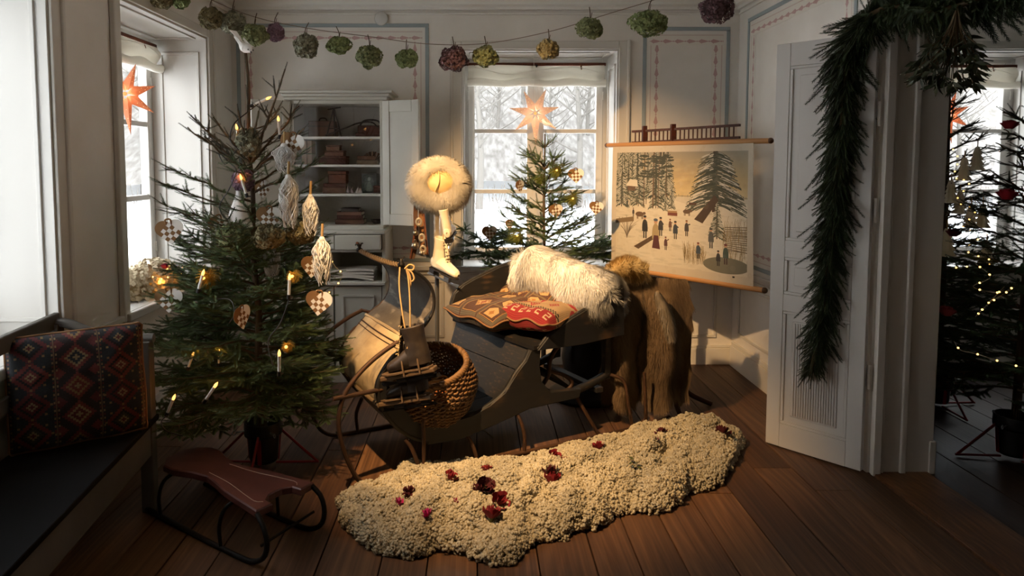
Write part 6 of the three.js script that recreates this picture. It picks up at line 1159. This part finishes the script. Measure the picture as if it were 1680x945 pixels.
    c.lineWidth = 2; for (let i = 0; i < 260; i++) { const u = r() < .5 ? .84 + .16 * r() : .56 + .16 * r(), v = u > .8 ? .62 + .3 * r() : .86 + .1 * r(); c.strokeStyle = ['#8a7448', '#a48a58', '#6e5e3e'][i % 3]; c.beginPath(); c.moveTo(X(u), Y(v)); c.quadraticCurveTo(X(u) + 8 * (r() - .5), Y(v) - 60, X(u) + 50 * (r() - .5), Y(v) - 70 - 50 * r()); c.stroke(); }
    c.fillStyle = '#7d7a68'; c.beginPath(); c.ellipse(X(.86), Y(.93), 230, 70, 0, 0, 7); c.fill();
    // bare bush left
    c.strokeStyle = '#6e604c'; for (let i = 0; i < 36; i++) { c.lineWidth = 2 + (i < 6 ? 3 : 0); const a = -Math.PI / 2 + (r() - .5) * 1.6, l = 60 + 170 * r(), bx0 = X(.1), by = Y(.77); c.beginPath(); c.moveTo(bx0, by + 20); c.quadraticCurveTo(bx0 + Math.cos(a) * l * .3, by - l * .5, bx0 + Math.cos(a) * l, by + Math.sin(a) * l); c.stroke(); }
    // timber, oxen, sledges
    c.fillStyle = '#86714f'; c.beginPath(); c.moveTo(x0, Y(.62)); c.lineTo(X(.16), Y(.585)); c.lineTo(X(.16), Y(.63)); c.lineTo(x0, Y(.66)); c.fill(); c.fillStyle = '#5c4934'; c.beginPath(); c.moveTo(X(.16), Y(.86)); c.lineTo(X(.32), Y(.74)); c.lineTo(X(.34), Y(.765)); c.lineTo(X(.2), Y(.88)); c.fill();
    const beast = (u, v, s, col) => { c.fillStyle = col; c.beginPath(); c.ellipse(X(u), Y(v), 52 * s, 24 * s, 0, 0, 7); c.ellipse(X(u) + 58 * s, Y(v) - 10 * s, 18 * s, 14 * s, 0, 0, 7); c.fill(); for (const k of [-36, -24, 24, 36]) c.fillRect(X(u) + k * s, Y(v) + 10 * s, 8 * s, 36 * s); };
    beast(.21, .56, 1, '#6e553c'); beast(.585, .51, .8, '#6a543e'); c.fillStyle = '#7c4636'; c.fillRect(X(.44), Y(.525), 110, 30); c.fillStyle = '#a8865e'; c.fillRect(X(.44), Y(.51), 106, 18); c.fillStyle = '#5a4232'; c.fillRect(X(.6), Y(.43), 80, 22);
    // figures
    const fig = (u, v, hh, coat, legs, hat, arm) => { const H = hh * PH, x = X(u), y = Y(v); c.fillStyle = legs; c.fillRect(x - H * .09, y - H * .35, H * .07, H * .35); c.fillRect(x + H * .03, y - H * .35, H * .07, H * .35); c.fillStyle = coat; c.beginPath(); c.moveTo(x - H * .15, y - H * .3); c.quadraticCurveTo(x - H * .18, y - H * .8, x, y - H * .82); c.quadraticCurveTo(x + H * .18, y - H * .8, x + H * .16, y - H * .3); c.fill(); c.fillStyle = '#c69a78'; c.beginPath(); c.arc(x, y - H * .88, H * .075, 0, 7); c.fill(); c.fillStyle = hat; c.beginPath(); c.ellipse(x, y - H * .94, H * .09, H * .05, 0, 0, 7); c.fill(); c.strokeStyle = coat; c.lineWidth = H * .07; c.beginPath(); c.moveTo(x + H * .1, y - H * .7); c.lineTo(x + H * (.1 + .18 * arm), y - H * (.5 + .3 * arm)); c.stroke(); };
    fig(.255, .775, .21, '#33302e', '#2a2624', '#221f1e', -.6); fig(.345, .855, .27, '#b09c72', '#5a3432', '#54606a', .1); fig(.385, .74, .17, '#3a3836', '#3a3430', '#2c2826', .4); fig(.425, .86, .12, '#5a3a36', '#4a3a32', '#6a3a34', 1); fig(.46, .69, .11, '#6a4a3a', '#4c4438', '#7a4a3a', .6); fig(.5, .755, .16, '#3c4248', '#4a4238', '#2e2c2c', .5); fig(.585, .72, .14, '#4a4440', '#3a3430', '#8a6a4a', .8);
    c.fillStyle = '#5d3334'; c.beginPath(); c.moveTo(X(.315), Y(.855)); c.lineTo(X(.33), Y(.74)); c.lineTo(X(.365), Y(.74)); c.lineTo(X(.38), Y(.86)); c.fill();
    fig(.76, .8, .17, '#5a5c58', '#3c3a3a', '#4a4a46', .9); fig(.67, .9, .14, '#44505c', '#3c3a38', '#7a3a2e', .3); fig(.86, .92, .17, '#4a5a50', '#4a3432', '#6a2e2c', -.4); fig(.81, .94, .13, '#3a3634', '#2e2a28', '#2e2a28', -.3); fig(.1, .5, .07, '#4a4e4a', '#3a3a38', '#3a3a38', .3); fig(.155, .585, .08, '#4a4644', '#3a3634', '#2c2a28', .2);
    c.restore(); for (let i = 0; i < 500; i++) { c.globalAlpha = .05; c.fillStyle = r() < .5 ? '#7a6640' : '#fff'; c.beginPath(); c.arc(w * r(), h * r(), 4 + 22 * r(), 0, 7); c.fill(); } c.globalAlpha = 1; c.fillStyle = '#2c2824'; c.fillRect(X(.905), h - 62, 22, 14);
  });
  const face = sheet((u, v) => pt(lerp(.025, .965 - .01 * v, u), lerp(yb + .014, yt - .012, v), .008 + .01 * Math.sin(v * 3.1) * (.4 + .6 * Math.sin(u * 3.1)) + .022 * Math.pow(clamp01((u - .93) / .07), 2) * v), 24, 24, .0015);
  part('printed_sheet', face, std({ map: chart, color: 0xe0dedc, roughness: .75 }), t);
}
{
  // wooden drying rack with pegs behind the chart
  const A = [1.136, 1.747, -4.98], Bq = [1.726, 1.767, -4.5], t = thing('peg_rack', 'brown wooden rack with a row of pegs standing behind the wall chart', 'rack'), m = std({ map: rep(woodTex, 3, 3), color: 0x8a5634, roughness: .55 });
  const q = (f, dy) => [lerp(A[0], Bq[0], f), lerp(A[1], Bq[1], f) + dy, lerp(A[2], Bq[2], f)];
  part('upper_rail', bar(q(0, .035), q(1, .035), .03, .016), m, t); part('lower_rail', bar(q(0, -.045), q(1, -.045), .03, .016), m, t);
  for (let i = 0; i < 24; i++) part('peg', rod(q((i + .7) / 25, -.04), q((i + .7) / 25, .03), .005, 6), m, t);
  for (const f of [.12, .4]) part('post', bar([q(f, 0)[0], .0, q(f, 0)[2]], q(f, .07), .04, .03, [1, 0, 0]), m, t);
}
// ---------- gilt frames on the right wall ----------
for (const [u, y0, y1, label] of [[4.38, 1.64, 2.12, 'upper of the two gilt picture frames hanging on the right wall'], [4.38, .98, 1.56, 'lower of the two gilt picture frames hanging on the right wall, seen edge-on']]) {
  const t = thing('gilt_frame', label, 'picture frame', [XR - .002, 0, 0]), gold = std({ color: 0x9a7a3a, roughness: .4, metalness: .7 });
  part('frame', [bx(-.03, 0, y0, y0 + .045, -u, -u + .4, .006), bx(-.03, 0, y1 - .045, y1, -u, -u + .4, .006), bx(-.03, 0, y0, y1, -u, -u + .045, .006), bx(-.03, 0, y0, y1, -u + .355, -u + .4, .006)], gold, t);
  part('glass', bx(-.014, -.012, y0 + .04, y1 - .04, -u + .04, -u + .36), M.glass, t); part('picture', bx(-.01, -.004, y0 + .04, y1 - .04, -u + .04, -u + .36), std({ color: 0x8a94a0, roughness: .8 }), t);
}
// ---------- dried flowers on the left sill ----------
{
  const C = [-1.999, .763, -4.2], t = thing('dried_flowers', 'mound of cream dried flowers on the far left window sill', 'dried flowers', [-2.0, SILL + .01, -4.15]), r = rng(621);
  part('mound', surf((u, v) => { const a = u * 6.283, e = v * Math.PI / 2; return [.13 * Math.cos(e) * Math.cos(a), .15 * Math.sin(e), .33 * Math.cos(e) * Math.sin(a)]; }, 24, 8), std({ color: 0xb09a70, roughness: 1, ...two }), t);
  const ms = [], cs = []; for (let i = 0; i < 1500; i++) { const a = r() * 6.283, e = Math.asin(r()), k = .85 + .3 * r(), d = V(Math.cos(e) * Math.cos(a), Math.sin(e), Math.cos(e) * Math.sin(a)); ms.push(new THREE.Matrix4().compose(V(d.x * .14 * k, d.y * .17 * k, d.z * .34 * k), new THREE.Quaternion().setFromUnitVectors(UPY, d.add(V(r() - .5, r() - .5, r() - .5)).normalize()), V(1, 1, 1).multiplyScalar(1 + .8 * r()))); cs.push(new THREE.Color().setRGB(...mix3([.42, .32, .18], [.78, .66, .46], r()))); }
  instanced('florets', floret, petalMat, ms, cs, t);
  void C;
}
stringLights('thin wire with tiny warm lights lying in the dried flowers on the sill', [[-1.9, .9, -3.95], [-1.86, .86, -4.1], [-1.9, .93, -4.2], [-1.87, .85, -4.3], [-1.9, .9, -4.42]], 8, 622, .03);

// ---------- strip of pale reindeer moss on the floor, with dried roses ----------
{
  const back = [[-.589, .03, -3.002], [-.52, .03, -3.155], [-.368, .03, -3.352], [-.156, .03, -3.408], [.062, .03, -3.408], [.283, .03, -3.437], [.522, .03, -3.573], [.784, .03, -3.738], [1.07, .03, -3.918], [1.364, .03, -4.054], [1.47, .03, -3.88]];
  const front = [[-.548, 0, -2.868], [-.448, 0, -2.701], [-.3, 0, -2.601], [-.097, 0, -2.626], [.077, 0, -2.593], [.253, 0, -2.742], [.412, 0, -2.799], [.619, 0, -2.929], [.828, 0, -3.005], [1.082, 0, -3.192], [1.403, 0, -3.573]];
  const cb1 = new THREE.CatmullRomCurve3(back.map((p) => V(p))), cf = new THREE.CatmullRomCurve3(front.map((p) => V(p)));
  const hgt = (u, v) => { const e = (v < .5 ? .62 + .38 * smooth(v * 2) : 1) * Math.pow(Math.max(0, 1 - Math.pow(Math.abs(v * 2 - 1), 3)), .6) * Math.pow(Math.max(0, 1 - Math.pow(Math.abs(u * 2 - 1), 14)), .6); return e * (.02 + .07 * vnoise(u * 15, v * 4.5, 3) + .075 * vnoise(u * 34, v * 10, 4)); };
  const f = (u, v) => { const a = cb1.getPoint(u), b = cf.getPoint(u), j = .07 * (vnoise(u * 22, v * 2, 12) - .5); return [lerp(a.x, b.x, v) + j, .004 + hgt(u, v), lerp(a.z, b.z, v) + j]; };
  const t = thing('reindeer_moss', 'long strip of pale cream reindeer moss lying on the floor before the sleigh', 'moss'); t.userData.kind = 'stuff';
  part('moss_bed', surf(f, 120, 26), std({ color: 0x6e6144, roughness: 1, ...two }), t);
  const r = rng(701), tuft = (s) => { const q = rng(s), gs = []; for (let i = 0; i < 9; i++) { const a = q() * 6.283, e = q() * 1.3, d = [Math.cos(e) * Math.cos(a) * .012, Math.sin(e) * .015 + .003, Math.cos(e) * Math.sin(a) * .012]; const g = new THREE.IcosahedronGeometry(.0038 + .003 * q(), 1); const p = g.attributes.position; for (let k = 0; k < p.count; k++) { const n = 1 + .5 * (vnoise(p.getX(k) * 900 + i * 7, p.getY(k) * 900 + p.getZ(k) * 500, s) - .5); p.setXYZ(k, p.getX(k) * n, p.getY(k) * n, p.getZ(k) * n); } gs.push(place(g, ...d)); } return merged(gs); };
  const mm = std({ color: 0xffffff, roughness: 1 });
  const V3 = [[], [], []], C3 = [[], [], []];
  for (let i = 0; i < 36000; i++) {
    const u = r(), v = r(), p = f(u, v), e = .01, a = f(Math.min(1, u + e), v), b = f(u, Math.min(1, v + e * 4)), n = V(a[0] - p[0], a[1] - p[1], a[2] - p[2]).cross(V(b[0] - p[0], b[1] - p[1], b[2] - p[2])).normalize(); if (n.y < 0) n.negate();
    const k = i % 3, s = (.7 + .9 * r()) * .8, up = .002 + .014 * r() * r();
    V3[k].push(new THREE.Matrix4().compose(V(p[0] + n.x * up + (r() - .5) * .012, Math.max(.004, p[1] + n.y * up), p[2] + n.z * up + (r() - .5) * .012), new THREE.Quaternion().setFromUnitVectors(UPY, n.lerp(UPY, .3).normalize()).multiply(new THREE.Quaternion().setFromAxisAngle(UPY, r() * 6.28)), V(s, s, s)));
    const w = .75 + .35 * r(), q = vnoise(u * 12, v * 4, 21); C3[k].push(new THREE.Color().setRGB(...mix3([.33, .295, .215], [.52, .455, .32], q).map((c) => c * w)));
  }
  V3.forEach((m, k) => instanced('moss_tufts', tuft(710 + k), mm, m, C3[k], t));
  // dried roses scattered on it
  const petal = (R, h, w) => surf((a, b) => { const q = (b - .5) * w, k = R * (.45 + .75 * a); return [k * Math.cos(q), h * a - .004 * Math.cos(q * 5) * a, k * Math.sin(q)]; }, 5, 6);
  const rosePart = (seed) => { const q = rng(seed), gs = []; for (let i = 0; i < 12; i++) { const R = .004 + .0014 * i; gs.push(place(petal(R, .022 - .0007 * i, 1.5 + .5 * q()), 0, 0, 0, (q() - .5) * .5, i * 2.4, (q() - .5) * .5)); } return merged(gs); };
  const geo = [rosePart(721), rosePart(722)], calyx = lathe([[0, -.012], [.004, -.01], [.008, 0], [.006, .004], [0, .004]], 8);
  const red = std({ color: 0x7a101c, roughness: .8, ...two }), dk = std({ color: 0x4a0c16, roughness: .85, ...two }), pink = std({ color: 0xb0206a, roughness: .8, ...two }), gr = std({ color: 0x5a5a30, roughness: .9 });
  const grid = []; for (let i = 0; i <= 120; i++) for (let j = 0; j <= 24; j++) grid.push(f(i / 120, j / 24));
  const topAt = (q) => { let b = 9, y = 0; for (const g of grid) { const d = (g[0] - q[0]) ** 2 + (g[2] - q[2]) ** 2; if (d < b) { b = d; y = g[1]; } } return y; };
  const rest = (q) => { for (let k = 0; k < 6; k++) { const y = topAt(q) + .018, t = (EYE - y) / (EYE - q[1]); q = [q[0] * t, y, q[2] * t]; } return q; };
  for (const [p, s, m, label] of [
    [[-.326, .125, -2.778], .8, pink, 'bright magenta dried rose near the left end of the moss'], [[-.284, .125, -2.868], 1, dk, 'dark red dried rose above the magenta one at the left of the moss'], [[-.293, .125, -2.825], .8, dk, 'small dark rose lying against the dark red one at the left of the moss'],
    [[-.195, .125, -2.693], .7, pink, 'faded pink petal head lying lower left on the moss'], [[-.118, .125, -3.005], 1.1, red, 'bright red dried rose at the rear edge of the moss under the sleigh'], [[-.082, .125, -2.793], .6, pink, 'small pink rose bud in the middle left of the moss'],
    [[.035, .125, -2.935], 1.25, dk, 'large dark crimson dried rose in the middle of the moss'], [[.008, .125, -2.89], .9, dk, 'dark rose just left of the large crimson one'], [[.056, .125, -3.085], .9, red, 'dried red rose at the back beside a grey moss tuft'],
    [[.095, .125, -2.793], 1.3, red, 'large red dried rose below the crimson pair'], [[.064, .125, -2.679], 1.2, red, 'red dried rose nearest the front edge of the moss'], [[.378, .125, -3.236], 1.05, red, 'red dried rose on the rear crest beside a sleigh strut'],
    [[.348, .125, -3.041], 1.4, dk, 'upper of the two stacked dark roses right of the middle'], [[.344, .125, -2.981], 1.2, red, 'lower of the two stacked dark roses right of the middle'], [[.423, .125, -3.195], .6, red, 'tiny red bud right of the crest rose'],
    [[.619, .125, -3.343], 1.0, red, 'lone red dried rose on the rear edge before the brown pelt'], [[.986, .125, -3.537], .9, dk, 'dark dried rose at the back before the chair legs'], [[.914, .125, -3.433], .8, dk, 'dark rose below the chair in the rear of the moss'], [[1.302, .125, -3.537], 1.2, dk, 'dark red dried rose at the far right end of the moss']]) {
    const o = thing('dried_rose', label, 'dried rose', rest(p), s * 9, 'dried roses on the moss'); o.scale.setScalar(s * 1.6); o.rotation.set(.5 * Math.sin(s * 31), s * 9, .5 * Math.cos(s * 17));
    part('petals', geo[m === red ? 0 : 1], m, o); part('calyx', calyx, gr, o);
  }
  const lf = thing('dried_leaf_sprig', 'small dark green leaf sprig lying on the right half of the moss', 'leaf sprig', rest([.756, .125, -3.142])); const q = rng(731), lv = [];
  for (let i = 0; i < 9; i++) lv.push(place(surf((u, v) => [(v - .5) * .016 * Math.sin(Math.PI * clamp01(u + .02)), .004 * Math.sin(u * 4), u * .03], 4, 2), (q() - .5) * .03, .004 * i, (q() - .5) * .03, (q() - .5) * 1.2, q() * 6.28, 0)); part('leaf_blades', lv, std({ color: 0x3e4420, roughness: .7, ...two }), lf);
}
// ---------- ornaments of the trees in the next room ----------
{
  const cream = phys({ color: 0xeee6d0, roughness: .9, transmission: .3, thickness: 0, ...two }), r = rng(741);
  const pods = [[1582,275,4.0,'cream paper pod highest on the paper-hung tree, by the star'], [1560,312,4.1,'cream paper pod left of the trunk below the lit one'], [1593,352,4.0,'cream paper pod in the middle of the paper-hung tree'], [1553,395,4.0,'long cream paper pod low beside the door post'], [1612,352,3.9,'cream paper pod right of the middle pod'], [1618,412,3.9,'pale paper pod low on the right'], [1603,258,4.0,'paper pod hanging under the mistletoe'], [1575,330,4.1,'paper pod deep behind the twigs of the paper-hung tree']];
  const geo = (() => { const gs = []; for (let k = 0; k < 4; k++) gs.push(surf((u, v) => { const w = v * 6.283, q = lerp(.008, .022 + .006 * k, Math.pow(u, .7)) * (1 + .14 * Math.sin(w * 9) * u); return [q * Math.cos(w), .06 - .03 * k - .045 * u, q * Math.sin(w)]; }, 6, 54)); return merged(gs); })();
  const P8 = [[2.846, 1.528, -4], [2.843, 1.393, -4.1], [2.899, 1.254, -4], [2.763, 1.1, -4], [2.892, 1.261, -3.9], [2.924, 1.052, -3.9], [2.918, 1.588, -4], [2.901, 1.327, -4.1]];
  pods.forEach(([x, y, d, label], i) => { const o = thing('paper_pod', label, 'paper ornament', P8[i], i); o.scale.setScalar(i === 3 ? 1.2 : 1.0); part('paper_scales', geo, cream, o); part('loop', rod([0, .06, 0], [0, .1, 0], .003, 5), M.cord, o); });
  const ros = (label, p, c, s) => { const o = thing('red_rose_ornament', label, 'rose ornament', p); o.scale.setScalar(s); const q = rng(751), gs = []; for (let i = 0; i < 16; i++) { const R = .01 + .0024 * i; gs.push(place(surf((a, b) => { const z = (b - .5) * 1.7, k = R * (.5 + .7 * a); return [k * Math.cos(z), .04 * a - .0012 * i, k * Math.sin(z)]; }, 4, 5), 0, 0, 0, (q() - .5) * .4, i * 2.4, (q() - .5) * .4)); } part('petals', gs, std({ color: c, roughness: .75, ...two }), o); };
  ros('deep red rose on the upper right branch in the next room', [2.554, 1.73, -3.3], 0x8c1020, .75); ros('deep red rose below the upper one, right edge of the doorway view', [2.56, 1.394, -3.3], 0x9c1424, .9); ros('dark red rose low beside the door post in the next room', [2.521, 1.18, -3.6], 0x7c1024, .7); ros('dusty pink rose in the dark lower branches of the next room', [2.366, .804, -3.4], 0xa84a50, .8);
  stringLights('string of warm lights wound through the paper-hung tree in the next room', [[2.728, 1.65, -3.95], [2.738, 1.58, -3.9], [2.757, 1.476, -3.95], [2.771, 1.444, -3.85], [2.742, 1.338, -3.9], [2.776, 1.293, -3.8], [2.749, 1.186, -3.85], [2.812, 1.179, -3.75], [2.736, 1.071, -3.8], [2.816, 1.017, -3.7], [2.656, .968, -3.8]], 26, 761);
  stringLights('string of warm lights hanging across the dark red-rose tree in the next room', [[2.35, 1.083, -3.2], [2.349, 1.033, -3.1], [2.308, .982, -3.15], [2.395, .963, -3.1], [2.463, .991, -3.1], [2.342, .907, -3.1], [2.304, .846, -3.12], [2.416, .991, -3.1]], 12, 762);
  stringLights('thin light wire sagging across the lower tree in the next room', [[2.232, .724, -3.15], [2.229, .697, -3.1], [2.26, .694, -3.05], [2.284, .689, -3], [2.361, .664, -3], [2.441, .648, -2.98]], 4, 763);
  ros('small wine-red rose standing in the cream dried flowers on the far left sill', [-1.879, .927, -4.12], 0x8a1a38, .55);
  solo('straw', rod([.011, .004, -3.975], [.1, .004, -3.793], .0022, 5), M.cord, 'single blond straw lying on the floor under the sleigh', 'straw');
  // the ceiling spotlights themselves (above the picture)
  SPOTS.forEach((l, i) => {
    const p = l.position, d = l.target.position.clone().sub(p).normalize(), at = (k) => p.clone().addScaledVector(d, k).toArray();
    const o = thing('ceiling_spotlight', i ? 'small black ceiling spotlight turned to the wall chart' : 'small black ceiling spotlight turned down to the sleigh', 'spotlight');
    part('can', rod(at(-.09), at(-.012), .03, 16), clipMat, o); part('lens', rod(at(-.012), at(-.008), .026, 16), std({ color: 0xfff0d8, emissive: 0xffcd90, emissiveIntensity: 4 }), o);
    part('bracket', [rod([p.x - d.x * .06, p.y - d.y * .06, p.z - d.z * .06], [p.x - d.x * .06, HC, p.z - d.z * .06], .006, 8)], clipMat, o);
  });
}

renderer.render(scene, camera);
